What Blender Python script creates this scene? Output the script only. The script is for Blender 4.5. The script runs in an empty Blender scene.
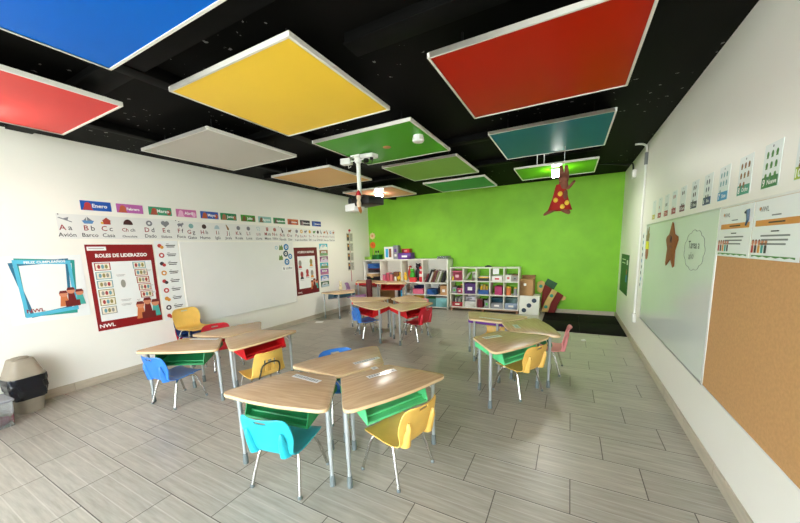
import bpy, bmesh, math, random
from mathutils import Vector, Matrix
random.seed(7)
C = bpy.context.scene.collection
PI = math.pi
R = math.radians
XL, XR, YB, YF, ZC = -4.91, .86, 7.52, -1.7, 2.77

# ------------------------------------------------------------------ materials
def lin(c):
    return tuple(((v / 255) / 12.92 if v / 255 <= .04045 else ((v / 255 + .055) / 1.055) ** 2.4) for v in c)
MATS = {}
def M(name, rgb, rough=.5, metal=0., coat=0., var=.06, scale=9., bump=0., trans=0., spec=.5, emit=0., stretch=(1, 1, 1)):
    if name in MATS: return MATS[name]
    m = bpy.data.materials.new(name); m.use_nodes = True
    nt = m.node_tree; b = nt.nodes['Principled BSDF']
    b.inputs['Roughness'].default_value = rough
    b.inputs['Metallic'].default_value = metal
    b.inputs['Coat Weight'].default_value = coat
    b.inputs['Coat Roughness'].default_value = .12
    b.inputs['Specular IOR Level'].default_value = spec
    b.inputs['Transmission Weight'].default_value = trans
    c = lin(rgb)
    tc = nt.nodes.new('ShaderNodeTexCoord'); mp = nt.nodes.new('ShaderNodeMapping')
    mp.inputs['Scale'].default_value = stretch
    nz = nt.nodes.new('ShaderNodeTexNoise'); nz.inputs['Scale'].default_value = scale; nz.inputs['Detail'].default_value = 4
    nt.links.new(tc.outputs['Object'], mp.inputs['Vector']); nt.links.new(mp.outputs['Vector'], nz.inputs['Vector'])
    rp = nt.nodes.new('ShaderNodeValToRGB')
    rp.color_ramp.elements[0].position = .3; rp.color_ramp.elements[1].position = .7
    rp.color_ramp.elements[0].color = (*[max(0, v * (1 - var)) for v in c], 1)
    rp.color_ramp.elements[1].color = (*[min(1, v * (1 + var)) for v in c], 1)
    nt.links.new(nz.outputs['Fac'], rp.inputs['Fac']); nt.links.new(rp.outputs['Color'], b.inputs['Base Color'])
    if bump:
        bp = nt.nodes.new('ShaderNodeBump'); bp.inputs['Strength'].default_value = bump; bp.inputs['Distance'].default_value = .01
        n2 = nt.nodes.new('ShaderNodeTexNoise'); n2.inputs['Scale'].default_value = scale * 6; n2.inputs['Detail'].default_value = 5
        nt.links.new(mp.outputs['Vector'], n2.inputs['Vector'])
        nt.links.new(n2.outputs['Fac'], bp.inputs['Height']); nt.links.new(bp.outputs['Normal'], b.inputs['Normal'])
    if emit:
        b.inputs['Emission Color'].default_value = (1, .97, .92, 1); b.inputs['Emission Strength'].default_value = emit
    MATS[name] = m
    return m

def math_node(nt, op, a, b=None, c=None):
    n = nt.nodes.new('ShaderNodeMath'); n.operation = op
    for i, v in enumerate((a, b, c)):
        if v is None: continue
        if isinstance(v, (int, float)): n.inputs[i].default_value = v
        else: nt.links.new(v, n.inputs[i])
    return n.outputs[0]

def floor_material():
    m = bpy.data.materials.new('grey_wood_look_tile'); m.use_nodes = True
    nt = m.node_tree; b = nt.nodes['Principled BSDF']; L = nt.links.new
    tc = nt.nodes.new('ShaderNodeTexCoord'); sp = nt.nodes.new('ShaderNodeSeparateXYZ')
    L(tc.outputs['Object'], sp.inputs[0])
    H, W = .3004, .605
    v = math_node(nt, 'DIVIDE', math_node(nt, 'SUBTRACT', sp.outputs[1], .910), H)
    row = math_node(nt, 'FLOOR', v); fv = math_node(nt, 'FRACT', v)
    u = math_node(nt, 'SUBTRACT', math_node(nt, 'DIVIDE', math_node(nt, 'SUBTRACT', sp.outputs[0], -1.755), W), math_node(nt, 'MULTIPLY', row, 2 / 3))
    col = math_node(nt, 'FLOOR', u); fu = math_node(nt, 'FRACT', u)
    dv = math_node(nt, 'MULTIPLY', math_node(nt, 'MINIMUM', fv, math_node(nt, 'SUBTRACT', 1., fv)), H)
    du = math_node(nt, 'MULTIPLY', math_node(nt, 'MINIMUM', fu, math_node(nt, 'SUBTRACT', 1., fu)), W)
    grout = math_node(nt, 'LESS_THAN', math_node(nt, 'MINIMUM', dv, du), .0028)
    f3 = math_node(nt, 'FRACT', math_node(nt, 'MULTIPLY', fv, 3.))
    d3 = math_node(nt, 'MULTIPLY', math_node(nt, 'MINIMUM', f3, math_node(nt, 'SUBTRACT', 1., f3)), H / 3)
    pl = math_node(nt, 'LESS_THAN', d3, .003)
    edge = math_node(nt, 'LESS_THAN', math_node(nt, 'MULTIPLY', math_node(nt, 'SUBTRACT', 1., fv), H), .009)
    cb = nt.nodes.new('ShaderNodeCombineXYZ'); L(col, cb.inputs[0]); L(row, cb.inputs[1])
    wn = nt.nodes.new('ShaderNodeTexWhiteNoise'); wn.noise_dimensions = '3D'; L(cb.outputs[0], wn.inputs['Vector'])
    off = nt.nodes.new('ShaderNodeVectorMath'); off.operation = 'ADD'
    sc = nt.nodes.new('ShaderNodeVectorMath'); sc.operation = 'MULTIPLY'; sc.inputs[1].default_value = (2.2, 26, 1)
    L(tc.outputs['Object'], sc.inputs[0]); L(sc.outputs[0], off.inputs[0])
    cs = nt.nodes.new('ShaderNodeVectorMath'); cs.operation = 'SCALE'; cs.inputs['Scale'].default_value = 9.3
    L(cb.outputs[0], cs.inputs[0]); L(cs.outputs[0], off.inputs[1])
    nz = nt.nodes.new('ShaderNodeTexNoise'); nz.inputs['Scale'].default_value = 1.6; nz.inputs['Detail'].default_value = 6; nz.inputs['Roughness'].default_value = .62
    L(off.outputs[0], nz.inputs['Vector'])
    rp = nt.nodes.new('ShaderNodeValToRGB'); e = rp.color_ramp.elements
    e[0].position = .28; e[0].color = (*lin((152, 147, 134)), 1); e[1].position = .68; e[1].color = (*lin((184, 179, 165)), 1)
    L(nz.outputs['Fac'], rp.inputs['Fac'])
    def mix(fac, a, c2, t='MIX'):
        n = nt.nodes.new('ShaderNodeMix'); n.data_type = 'RGBA'; n.blend_type = t
        if isinstance(fac, float): n.inputs[0].default_value = fac
        else: L(fac, n.inputs[0])
        L(a, n.inputs[6])
        if isinstance(c2, tuple): n.inputs[7].default_value = (*c2, 1)
        else: L(c2, n.inputs[7])
        return n.outputs[2]
    hv = nt.nodes.new('ShaderNodeHueSaturation'); hv.inputs['Saturation'].default_value = 1.
    L(math_node(nt, 'ADD', math_node(nt, 'MULTIPLY', wn.outputs['Value'], .16), .92), hv.inputs['Value']); L(rp.outputs['Color'], hv.inputs['Color'])
    c1 = mix(math_node(nt, 'MULTIPLY', pl, .45), hv.outputs['Color'], lin((205, 200, 190)))
    c2 = mix(math_node(nt, 'MULTIPLY', edge, .6), c1, lin((205, 200, 190)))
    c3 = mix(grout, c2, lin((84, 78, 70)))
    L(c3, b.inputs['Base Color'])
    rr = math_node(nt, 'ADD', math_node(nt, 'MULTIPLY', nz.outputs['Fac'], .16), .26)
    L(rr, b.inputs['Roughness'])
    bp = nt.nodes.new('ShaderNodeBump'); bp.inputs['Strength'].default_value = .35; bp.inputs['Distance'].default_value = .004
    L(math_node(nt, 'SUBTRACT', math_node(nt, 'MULTIPLY', nz.outputs['Fac'], .3), grout), bp.inputs['Height']); L(bp.outputs['Normal'], b.inputs['Normal'])
    return m

def wood_material(name, a, c, rough=.28):
    m = bpy.data.materials.new(name); m.use_nodes = True
    nt = m.node_tree; b = nt.nodes['Principled BSDF']; L = nt.links.new
    tc = nt.nodes.new('ShaderNodeTexCoord'); mp = nt.nodes.new('ShaderNodeMapping'); mp.inputs['Scale'].default_value = (3, 40, 3)
    L(tc.outputs['Object'], mp.inputs['Vector'])
    nz = nt.nodes.new('ShaderNodeTexNoise'); nz.inputs['Scale'].default_value = 1.5; nz.inputs['Detail'].default_value = 7; nz.inputs['Distortion'].default_value = .4
    L(mp.outputs['Vector'], nz.inputs['Vector'])
    rp = nt.nodes.new('ShaderNodeValToRGB'); e = rp.color_ramp.elements
    e[0].position = .3; e[0].color = (*lin(a), 1); e[1].position = .7; e[1].color = (*lin(c), 1)
    L(nz.outputs['Fac'], rp.inputs['Fac']); L(rp.outputs['Color'], b.inputs['Base Color'])
    b.inputs['Roughness'].default_value = rough
    MATS[name] = m
    return m

def ceiling_material():
    m = bpy.data.materials.new('black_ceiling_paint'); m.use_nodes = True
    nt = m.node_tree; b = nt.nodes['Principled BSDF']; L = nt.links.new
    tc = nt.nodes.new('ShaderNodeTexCoord')
    big = nt.nodes.new('ShaderNodeTexNoise'); big.inputs['Scale'].default_value = 1.3; L(tc.outputs['Object'], big.inputs['Vector'])
    sm = nt.nodes.new('ShaderNodeTexNoise'); sm.inputs['Scale'].default_value = 17; sm.inputs['Detail'].default_value = 3; L(tc.outputs['Object'], sm.inputs['Vector'])
    f = math_node(nt, 'MULTIPLY', math_node(nt, 'GREATER_THAN', big.outputs['Fac'], .52), math_node(nt, 'GREATER_THAN', sm.outputs['Fac'], .685))
    mx = nt.nodes.new('ShaderNodeMix'); mx.data_type = 'RGBA'
    L(f, mx.inputs[0]); mx.inputs[6].default_value = (.006, .0058, .0052, 1); mx.inputs[7].default_value = (.28, .28, .26, 1)
    L(mx.outputs[2], b.inputs['Base Color']); b.inputs['Roughness'].default_value = .6
    b.inputs['Specular IOR Level'].default_value = .04
    MATS['black_ceiling_paint'] = m
    return m

white_wall = M('white_wall_paint', (243, 241, 230), .42, var=.02, scale=1.2, spec=.4)
green_wall = M('lime_green_wall_paint', (132, 200, 40), .6, var=.10, scale=2.2, bump=.12)
floor_m = floor_material()
ceil_m = ceiling_material()
beam_m = M('black_beam_paint', (14, 14, 13), .6, var=.2, spec=.06)
base_m = M('beige_skirting_tile', (188, 178, 158), .35, var=.1, scale=5, stretch=(1, 1, 8))
paper = M('white_paper', (240, 240, 236), .5, var=.01)
gloss_paper = M('glossy_white_paper', (238, 241, 238), .3, var=.01)
board_m = M('whiteboard_enamel', (238, 238, 233), .14, var=.02, scale=1.5, spec=.5)
board_r = M('whiteboard_enamel_clean', (222, 230, 222), .10, var=.02, scale=1.5, spec=.6)
alu = M('brushed_aluminium', (196, 198, 196), .35, .8, var=.04)
white_plastic = M('white_plastic', (236, 236, 230), .35, var=.02)
black_plastic = M('black_plastic', (9, 9, 10), .4, var=.1)
grey_plastic = M('grey_plastic', (120, 124, 122), .5, var=.05)
chrome = M('chrome_steel', (205, 203, 198), .2, 1., var=.03)
desk_steel = M('silver_painted_steel', (176, 182, 182), .35, .35, var=.03)
boot_m = M('grey_leg_boot', (112, 122, 122), .5, var=.05)
oak = wood_material('oak_laminate', (188, 154, 116), (212, 180, 142), .26)
edge_m = M('pale_edge_band', (226, 198, 152), .35, var=.03)
white_lam = M('white_laminate', (240, 238, 226), .4, var=.015)
cardboard = M('cardboard', (190, 146, 98), .75, var=.06)
cork = M('cork', (198, 152, 98), .8, var=.07, scale=60, bump=.3)
ink = M('dark_ink', (40, 40, 44), .6)
redink = M('red_ink', (150, 36, 40), .6)
white_ink = M('white_ink', (246, 246, 242), .5, var=.01)
def col(name, rgb, rough=.45, **k): return M(name, rgb, rough, **k)

# ------------------------------------------------------------------ mesh builder
class MB:
    def __init__(s): s.v = []; s.f = []; s.m = []; s.mats = []
    def mi(s, mat):
        if mat not in s.mats: s.mats.append(mat)
        return s.mats.index(mat)
    def add(s, vs, fs, mat, mtx=None):
        o = len(s.v); k = s.mi(mat)
        for p in vs:
            p = Vector(p); s.v.append(tuple(mtx @ p if mtx else p))
        for f in fs: s.f.append([o + i for i in f]); s.m.append(k)
        return s
    def box(s, c, d, mat, rot=None):
        x, y, z = d[0] / 2, d[1] / 2, d[2] / 2
        vs = [(i, j, k) for i in (-x, x) for j in (-y, y) for k in (-z, z)]
        fs = [(0, 1, 3, 2), (4, 6, 7, 5), (0, 4, 5, 1), (2, 3, 7, 6), (0, 2, 6, 4), (1, 5, 7, 3)]
        mt = Matrix.Translation(c)
        if rot: mt = mt @ (Matrix.Rotation(rot[2], 4, 'Z') @ Matrix.Rotation(rot[1], 4, 'Y') @ Matrix.Rotation(rot[0], 4, 'X'))
        return s.add(vs, fs, mat, mt)
    def poly(s, pts, z, mat):
        return s.add([(x, y, z) for x, y in pts], [list(range(len(pts)))], mat)
    def rect(s, x0, y0, x1, y1, z, mat): return s.poly([(x0, y0), (x1, y0), (x1, y1), (x0, y1)], z, mat)
    def disc(s, x, y, r, z, mat, ry=None, n=18):
        ry = ry or r
        return s.poly([(x + r * math.cos(2 * PI * i / n), y + ry * math.sin(2 * PI * i / n)) for i in range(n)], z, mat)
    def ring(s, x, y, r0, r1, z, mat, n=20):
        vs = []
        for i in range(n):
            a = 2 * PI * i / n
            vs += [(x + r0 * math.cos(a), y + r0 * math.sin(a), z), (x + r1 * math.cos(a), y + r1 * math.sin(a), z)]
        return s.add(vs, [(2 * i, 2 * i + 1, (2 * i + 3) % (2 * n), (2 * i + 2) % (2 * n)) for i in range(n)], mat)
    def prism(s, pts, z0, z1, mat, side=None, mtx=None):
        n = len(pts)
        vs = [(x, y, z0) for x, y in pts] + [(x, y, z1) for x, y in pts]
        s.add(vs, [list(range(n))[::-1], list(range(n, 2 * n))], mat, mtx)
        s.add(vs, [(i, (i + 1) % n, n + (i + 1) % n, n + i) for i in range(n)], side or mat, mtx)
        return s
    def tube(s, path, r, mat, n=10, caps=True):
        P = [Vector(p) for p in path]; rs = r if isinstance(r, (list, tuple)) else [r] * len(P)
        t0 = (P[1] - P[0]).normalized(); a = Vector((0, 0, 1)) if abs(t0.z) < .9 else Vector((1, 0, 0))
        nx = t0.cross(a).normalized(); vs = []
        for i, p in enumerate(P):
            t = ((P[min(i + 1, len(P) - 1)] - P[max(i - 1, 0)])).normalized()
            nx = (nx - t * nx.dot(t)).normalized(); ny = t.cross(nx)
            for k in range(n):
                q = 2 * PI * k / n; vs.append(p + (nx * math.cos(q) + ny * math.sin(q)) * rs[i])
        fs = [(i * n + k, i * n + (k + 1) % n, (i + 1) * n + (k + 1) % n, (i + 1) * n + k) for i in range(len(P) - 1) for k in range(n)]
        if caps: fs += [list(range(n))[::-1], list(range((len(P) - 1) * n, len(P) * n))]
        return s.add(vs, fs, mat)
    def lathe(s, prof, mat, c=(0, 0, 0), n=20, sx=1, sy=1, mtx=None):
        vs = [(c[0] + r * math.cos(2 * PI * k / n) * sx, c[1] + r * math.sin(2 * PI * k / n) * sy, c[2] + z) for r, z in prof for k in range(n)]
        fs = [(i * n + k, i * n + (k + 1) % n, (i + 1) * n + (k + 1) % n, (i + 1) * n + k) for i in range(len(prof) - 1) for k in range(n)]
        fs += [list(range(n))[::-1], list(range((len(prof) - 1) * n, len(prof) * n))]
        return s.add(vs, fs, mat, mtx)
    def ball(s, c, r, mat, sx=1, sy=1, sz=1, n=14):
        prof = [(max(.001, r * math.sin(PI * i / 8)), -r * sz * math.cos(PI * i / 8)) for i in range(9)]
        return s.lathe(prof, mat, c, n, sx, sy)
    def text(s, body, x, y, size, z, mat, align='CENTER', bold=.0, sx=1., rot=0.):
        cu = bpy.data.curves.new('t', 'FONT'); cu.body = body; cu.size = size; cu.align_x = align; cu.resolution_u = 2; cu.offset = bold
        o = bpy.data.objects.new('t', cu); C.objects.link(o)
        me = bpy.data.meshes.new_from_object(o.evaluated_get(bpy.context.evaluated_depsgraph_get()))
        ca, sa = math.cos(rot), math.sin(rot)
        vs = [(x + v.co.x * sx * ca - v.co.y * sa, y + v.co.x * sx * sa + v.co.y * ca, z) for v in me.vertices]
        s.add(vs, [list(p.vertices) for p in me.polygons], mat)
        bpy.data.objects.remove(o); bpy.data.curves.remove(cu); bpy.data.meshes.remove(me)
        return s
    def build(s, name, parent=None, bevel=0., seg=2, smooth=35, loc=None, rot=None, mtx=None):
        me = bpy.data.meshes.new(name); me.from_pydata(s.v, [], s.f)
        for m in s.mats: me.materials.append(m)
        me.polygons.foreach_set('material_index', s.m)
        bm = bmesh.new(); bm.from_mesh(me)
        bmesh.ops.remove_doubles(bm, verts=bm.verts, dist=1e-6)
        if bevel:
            ed = [e for e in bm.edges if len(e.link_faces) == 2 and e.calc_face_angle(0) > .5]
            bmesh.ops.bevel(bm, geom=ed, offset=bevel, segments=seg, profile=.5, affect='EDGES', clamp_overlap=True)
        bmesh.ops.recalc_face_normals(bm, faces=bm.faces) if not getattr(s, 'flat', False) else None
        bm.to_mesh(me); bm.free()
        if smooth:
            me.shade_smooth(); me.set_sharp_from_angle(angle=R(smooth))
        o = bpy.data.objects.new(name, me); C.objects.link(o)
        if mtx: o.matrix_world = mtx
        if loc: o.location = loc
        if rot is not None: o.rotation_euler = rot if isinstance(rot, tuple) else (0, 0, rot)
        if parent: o.parent = parent
        return o

def tag(o, label, cat, group=None):
    o['label'] = label; o['category'] = cat
    if group: o['group'] = group
    return o
def thing(name, label, cat, loc=(0, 0, 0), rz=0, group=None, mtx=None):
    o = bpy.data.objects.new(name, None); C.objects.link(o); o.empty_display_size = .1
    if mtx: o.matrix_world = mtx
    else: o.location = loc; o.rotation_euler = (0, 0, rz)
    return tag(o, label, cat, group)
def struct(mb, name, **k):
    o = mb.build(name, **k); o['kind'] = 'structure'; return o
def dup(root, loc, rz, label, group=None):
    r = root.copy(); C.objects.link(r); r.location = loc; r.rotation_euler = (0, 0, rz); r['label'] = label
    if group: r['group'] = group
    for ch in list(root.children):
        c = ch.copy(); C.objects.link(c); c.parent = r
        for g in ch.children:
            d = g.copy(); C.objects.link(d); d.parent = c
    return r

# ------------------------------------------------------------------ camera
yaw, pit, rol = R(28.009), R(-8.485), R(-1.8)
f = Vector((-math.sin(yaw) * math.cos(pit), math.cos(yaw) * math.cos(pit), math.sin(pit)))
r0 = Vector((math.cos(yaw), math.sin(yaw), 0)); u0 = r0.cross(f)
rr = r0 * math.cos(rol) + u0 * math.sin(rol); uu = u0 * math.cos(rol) - r0 * math.sin(rol)
cam = bpy.data.cameras.new('camera'); co = bpy.data.objects.new('camera', cam); C.objects.link(co)
co.matrix_world = Matrix(((rr.x, uu.x, -f.x, 0), (rr.y, uu.y, -f.y, 0), (rr.z, uu.z, -f.z, 1.49), (0, 0, 0, 1)))
cam.sensor_width = 36; cam.lens = 319.71 / 800 * 36; cam.shift_y = .0426; cam.clip_start = .05
bpy.context.scene.camera = co

# ------------------------------------------------------------------ room shell
T = .12
mb = MB(); mb.box(((XL + XR) / 2, (YB + YF) / 2, -.05), (XR - XL + 2 * T, YB - YF + 2 * T, .1), floor_m); struct(mb, 'floor', smooth=0)
mb = MB(); mb.box(((XL + XR) / 2, (YB + YF) / 2, ZC + .05), (XR - XL + 2 * T, YB - YF + 2 * T, .1), ceil_m); struct(mb, 'ceiling', smooth=0)
mb = MB(); mb.box((XL - T / 2, (YB + YF) / 2, ZC / 2), (T, YB - YF + 2 * T, ZC), white_wall); struct(mb, 'wall_left', smooth=0)
mb = MB(); mb.box((XR + T / 2, (YB + YF) / 2, ZC / 2), (T, YB - YF + 2 * T, ZC), white_wall); struct(mb, 'wall_right', smooth=0)
mb = MB(); mb.box(((XL + XR) / 2, YB + T / 2, ZC / 2), (XR - XL, T, ZC), green_wall); struct(mb, 'wall_back', smooth=0)
mb = MB()
mb.box(((XL + XR) / 2, YF - T / 2, (2.62 + ZC) / 2), (XR - XL, T, ZC - 2.62), white_wall)
mb.box((XL + .6, YF - T / 2, 1.31), (1.2, T, 2.62), white_wall); mb.box((XR - .1, YF - T / 2, 1.31), (.2, T, 2.62), white_wall)  # left part, out of view, widened to cut daylight on the left wall
struct(mb, 'wall_front', smooth=0)
mb = MB()
for i in range(5): mb.box((XL + 1.2 + i * (XR - XL - 1.4) / 4, YF - T / 2, 1.31), (.06, .07, 2.62), alu)
for z in (.04, 2.12, 2.59): mb.box(((XL + XR) / 2 + .5, YF - T / 2, z), (XR - XL - 1.4, .06, .06), alu)
struct(mb, 'window_1', bevel=.004)
pav = M('pale_pavement', (196, 192, 184), .8, var=.08, scale=2)
mb = MB(); mb.box((-2, -7.9, -.08), (18, 12.2, .1), pav); struct(mb, 'floor_outside', smooth=0)  # unseen ground, added to block sky light rising from below the horizon
# skirting
def skirting(name, a, b, nrm, h=.095, t=.012):
    a = Vector(a); b = Vector(b); n = Vector(nrm); L = (b - a).length; d = (b - a) / L; k = 0.
    mb = MB()
    while k < L - .01:
        e = min(L, k + .6); p = a + d * (k + e) / 2 + n * t / 2
        sz = (abs(d.x) * (e - k - .002) + abs(n.x) * t, abs(d.y) * (e - k - .002) + abs(n.y) * t, h)
        mb.box((p.x, p.y, h / 2), sz, base_m); k = e
    struct(mb, name, bevel=.002, seg=1)
skirting('baseboard_left', (XL, YF, 0), (XL, YB, 0), (1, 0, 0))
skirting('baseboard_right', (XR, YF, 0), (XR, YB, 0), (-1, 0, 0))
skirting('baseboard_back', (XL + .02, YB, 0), (XR - .02, YB, 0), (0, -1, 0))
# ceiling beams
for i, (y, w, x0, x1) in enumerate(((1.2, .14, -4.7, .5), (1.80, .12, -1.25, .3), (2.6, .1, -4.6, -2.7), (3.95, .1, -4.6, .3), (5.2, .1, -4.6, .3))):
    mb = MB(); mb.box(((x0 + x1) / 2, y, 2.737), (x1 - x0, w, .07), beam_m); mb.box(((x0 + x1) / 2, y, 2.706), (x1 - x0, w * 1.25, .012), beam_m)
    struct(mb, 'trim_%d' % (i + 1), bevel=.003)
mb = MB(); mb.box((-2.62, .9, 2.73), (.12, 5.2, .08), beam_m); struct(mb, 'trim_6', bevel=.003)
mb = MB(); mb.box((-4.0, 3.3, 2.735), (.1, 8.2, .07), beam_m); struct(mb, 'trim_7', bevel=.003)

# ------------------------------------------------------------------ ceiling panels
frame_m = M('panel_frame_aluminium', (236, 234, 224), .4, 0, var=.02)
def panel(x0, x1, y0, y1, rgb, cname, label):
    t = thing('ceiling_panel', label, 'ceiling panel', ((x0 + x1) / 2, (y0 + y1) / 2, 2.6), 0, 'coloured square panels hung from the black ceiling')
    w, h = x1 - x0, y1 - y0
    mb = MB(); mb.box((0, 0, .014), (w - .02, h - .02, .022), M('panel_' + cname, rgb, .28, var=.03, scale=1.5, spec=.07)); mb.build('board', t, smooth=0)
    mb = MB(); b = .016
    for sx in (-1, 1): mb.box((sx * (w / 2 - b / 2), 0, .014), (b, h, .030), frame_m)
    for sy in (-1, 1): mb.box((0, sy * (h / 2 - b / 2), .014), (w - 2 * b, b, .030), frame_m)
    mb.build('frame', t, bevel=.002, seg=1)
    for sx in (-1, 1):
        for sy in (-1, 1):
            mb = MB(); mb.tube([(sx * w * .35, sy * h * .35, .03), (sx * w * .35, sy * h * .35, .17)], .006, black_plastic, 6); mb.build('hanger', t)
    return t
PAN = [(-2.49, -1.37, -.05, 1.07, (0, 102, 204), 'blue', 'bright blue ceiling panel nearest the viewer, at the upper left corner'),
 (-4.13, -3.0, .2, 1.33, (222, 62, 58), 'coral', 'coral red ceiling panel beside the left wall'),
 (-2.48, -1.34, 1.38, 2.45, (250, 208, 66), 'yellow', 'large bright yellow ceiling panel'),
 (-4.1, -2.93, 1.92, 3.0, (196, 192, 182), 'grey', 'plain light grey ceiling panel beside the left wall'),
 (-.8, .32, 1.94, 3.01, (176, 30, 8), 'red', 'large deep red ceiling panel at the right'),
 (-2.44, -1.29, 2.73, 3.8, (70, 160, 30), 'green', 'mid green ceiling panel that carries the projector pole'),
 (-.79, .31, 3.5, 4.62, (0, 98, 126), 'teal', 'dark teal ceiling panel behind the deep red one'),
 (-4.04, -2.92, 3.57, 4.64, (228, 176, 100), 'tan', 'tan orange ceiling panel behind the grey one'),
 (-2.38, -1.29, 4.05, 5.14, (128, 168, 84), 'sage', 'pale sage green ceiling panel behind the projector'),
 (-4.05, -2.92, 5.32, 6.38, (206, 140, 112), 'salmon', 'dusty salmon ceiling panel with a lit lamp, near the far left corner'),
 (-2.38, -1.28, 5.47, 6.5, (40, 140, 78), 'emerald', 'emerald green ceiling panel closest to the green wall'),
 (-.8, .3, 5.28, 6.25, (84, 170, 16), 'lime', 'lime green ceiling panel with a lit lamp, behind the teal one')]
for a in PAN: panel(*a)
lamp_m = M('lit_lamp_diffuser', (255, 252, 245), .4, emit=70)
for x, y, lb in ((-3.5, 5.8, 'small square white lamp lit under the salmon panel'), (-.23, 5.62, 'small square white lamp lit under the lime panel'), (-3.86, .74, 'small square white lamp lit under the coral panel')):
    t = thing('ceiling_lamp', lb, 'lamp', (x, y, 2.6035), 0, 'lit square ceiling lamps')
    mb = MB(); mb.box((0, 0, -.012), (.15, .15, .024), white_plastic); mb.build('housing', t, bevel=.003)
    mb = MB(); mb.box((0, 0, -.069), (.12, .12, .09), lamp_m); mb.build('diffuser', t, bevel=.006)
# detector, hole
t = thing('smoke_detector', 'round white detector puck on the green panel', 'detector', (-1.4, 3.13, 2.6035))
mb = MB(); mb.lathe([(.05, 0), (.052, -.02), (.05, -.024)], white_plastic, n=24); mb.build('mount_ring', t)
mb = MB(); mb.lathe([(.058, -.024), (.06, -.05), (.05, -.064), (.001, -.066)], white_plastic, n=24); mb.build('cover', t)
t = thing('cable_hole', 'round brown cable hole cut in the green panel', 'hole', (-1.85, 3.28, 2.6045))
mb = MB(); mb.lathe([(.001, -.0015), (.036, -.0015), (.036, -.001), (.001, -.001)], M('hole_dark', (40, 28, 18), .8)); mb.build('opening', t)
mb = MB(); mb.flat = False
mb.lathe([(.034, -.004), (.046, -.004), (.046, .0), (.034, .0)], M('raw_fibre_edge', (190, 130, 80), .7)); mb.build('rim', t)

# ------------------------------------------------------------------ projector on its pole
PX, PY = -2.3, 3.36
t = thing('projector_mount', 'white ceiling pole with a bracket holding the projector', 'mount', (PX, PY, 0))
mb = MB(); mb.tube([(0, 0, 2.6), (0, 0, 2.14)], .026, white_plastic, 16); mb.build('pole', t)
mb = MB(); mb.box((0, 0, 2.588), (.13, .13, .02), white_plastic); mb.lathe([(.045, 0), (.04, -.06), (.028, -.07)], white_plastic, (0, 0, 2.58)); mb.build('ceiling_plate', t, bevel=.003)
mb = MB(); mb.box((.02, 0, 2.125), (.18, .12, .014), black_plastic); mb.build('bracket_plate', t, bevel=.002)
for s in (-1, 1):
    mb = MB(); mb.tube([(s * .02, 0, 2.55), (s * .1, -.01, 2.545)], .007, white_plastic, 8); mb.build('side_arm', t)
t = thing('sensor_box', 'white sensor box left of the pole top, with dangling leads', 'sensor', (PX - .165, PY - .01, 2.55), R(10))
mb = MB(); mb.box((0, 0, 0), (.13, .09, .07), white_plastic); mb.build('case', t, bevel=.008)
mb = MB(); mb.tube([(.02, 0, -.03), (.03, -.01, -.08), (.06, 0, -.06)], .004, white_plastic, 6); mb.build('lead', t)
t = thing('security_camera', 'white box camera with black lens right of the pole top', 'camera', (PX + .17, PY - .02, 2.555), R(-12))
mb = MB(); mb.box((0, 0, .01), (.2, .11, .045), white_plastic, (0, R(6), 0)); mb.build('case', t, bevel=.008)
mb = MB(); mb.lathe([(.03, -.02), (.034, -.05), (.02, -.06), (.001, -.06)], black_plastic, (-.03, -.02, 0)); mb.build('lens', t)
mb = MB(); mb.lathe([(.02, -.01), (.02, -.045), (.001, -.05)], black_plastic, (.06, -.02, 0)); mb.build('sensor_eye', t)
mb = MB(); mb.tube([(.06, 0, -.02), (.04, 0, -.08), (-.06, 0, -.07), (-.1, 0, -.03)], .004, black_plastic, 6); mb.build('lead', t)
t = thing('projector', 'black and white projector hanging from the ceiling pole', 'projector', (PX + .06, PY, 2.05), R(-18))
mb = MB(); mb.box((.06, 0, 0), (.34, .24, .095), black_plastic); mb.build('body', t, bevel=.012)
mb = MB(); mb.box((-.14, -.03, .03), (.14, .12, .06), black_plastic); mb.build('lens_hood', t, bevel=.008)
mb = MB(); mb.box((-.13, -.05, -.055), (.2, .16, .085), white_plastic); mb.build('white_cover', t, bevel=.01)
mb = MB(); mb.lathe([(.03, 0), (.034, .02), (.022, .022), (.001, .015)], M('lens_glass', (20, 24, 40), .05), mtx=Matrix.Translation((-.14, -.09, .035)) @ Matrix.Rotation(PI / 2, 4, 'X')); mb.build('lens', t)
t = thing('hanging_doll', 'tiny red hatted doll dangling in front of the projector', 'doll', (PX + .10, PY - .17, 1.97))
mb = MB(); mb.lathe([(.001, 0), (.024, .01), (.028, .05), (.018, .085), (.026, .1), (.03, .125), (.02, .15), (.001, .155)], M('doll_cream', (226, 206, 176), .8), n=14); mb.build('body', t)
mb = MB(); mb.lathe([(.034, .135), (.032, .15), (.018, .18), (.001, .2)], M('doll_red_felt', (190, 34, 44), .8), n=14); mb.build('hat', t)
mb = MB(); mb.tube([(.012, 0, .01), (.03, -.01, -.04), (.026, -.01, -.07)], [.011, .012, .006], M('doll_brown', (168, 104, 48), .8), 8); mb.tube([(-.008, 0, .01), (.005, 0, -.05)], [.011, .007], MATS['doll_brown'], 8); mb.build('legs', t)
mb = MB(); mb.tube([(0, 0, .2), (-.06, .1, .165)], .002, white_plastic, 5); mb.build('string', t)

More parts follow.
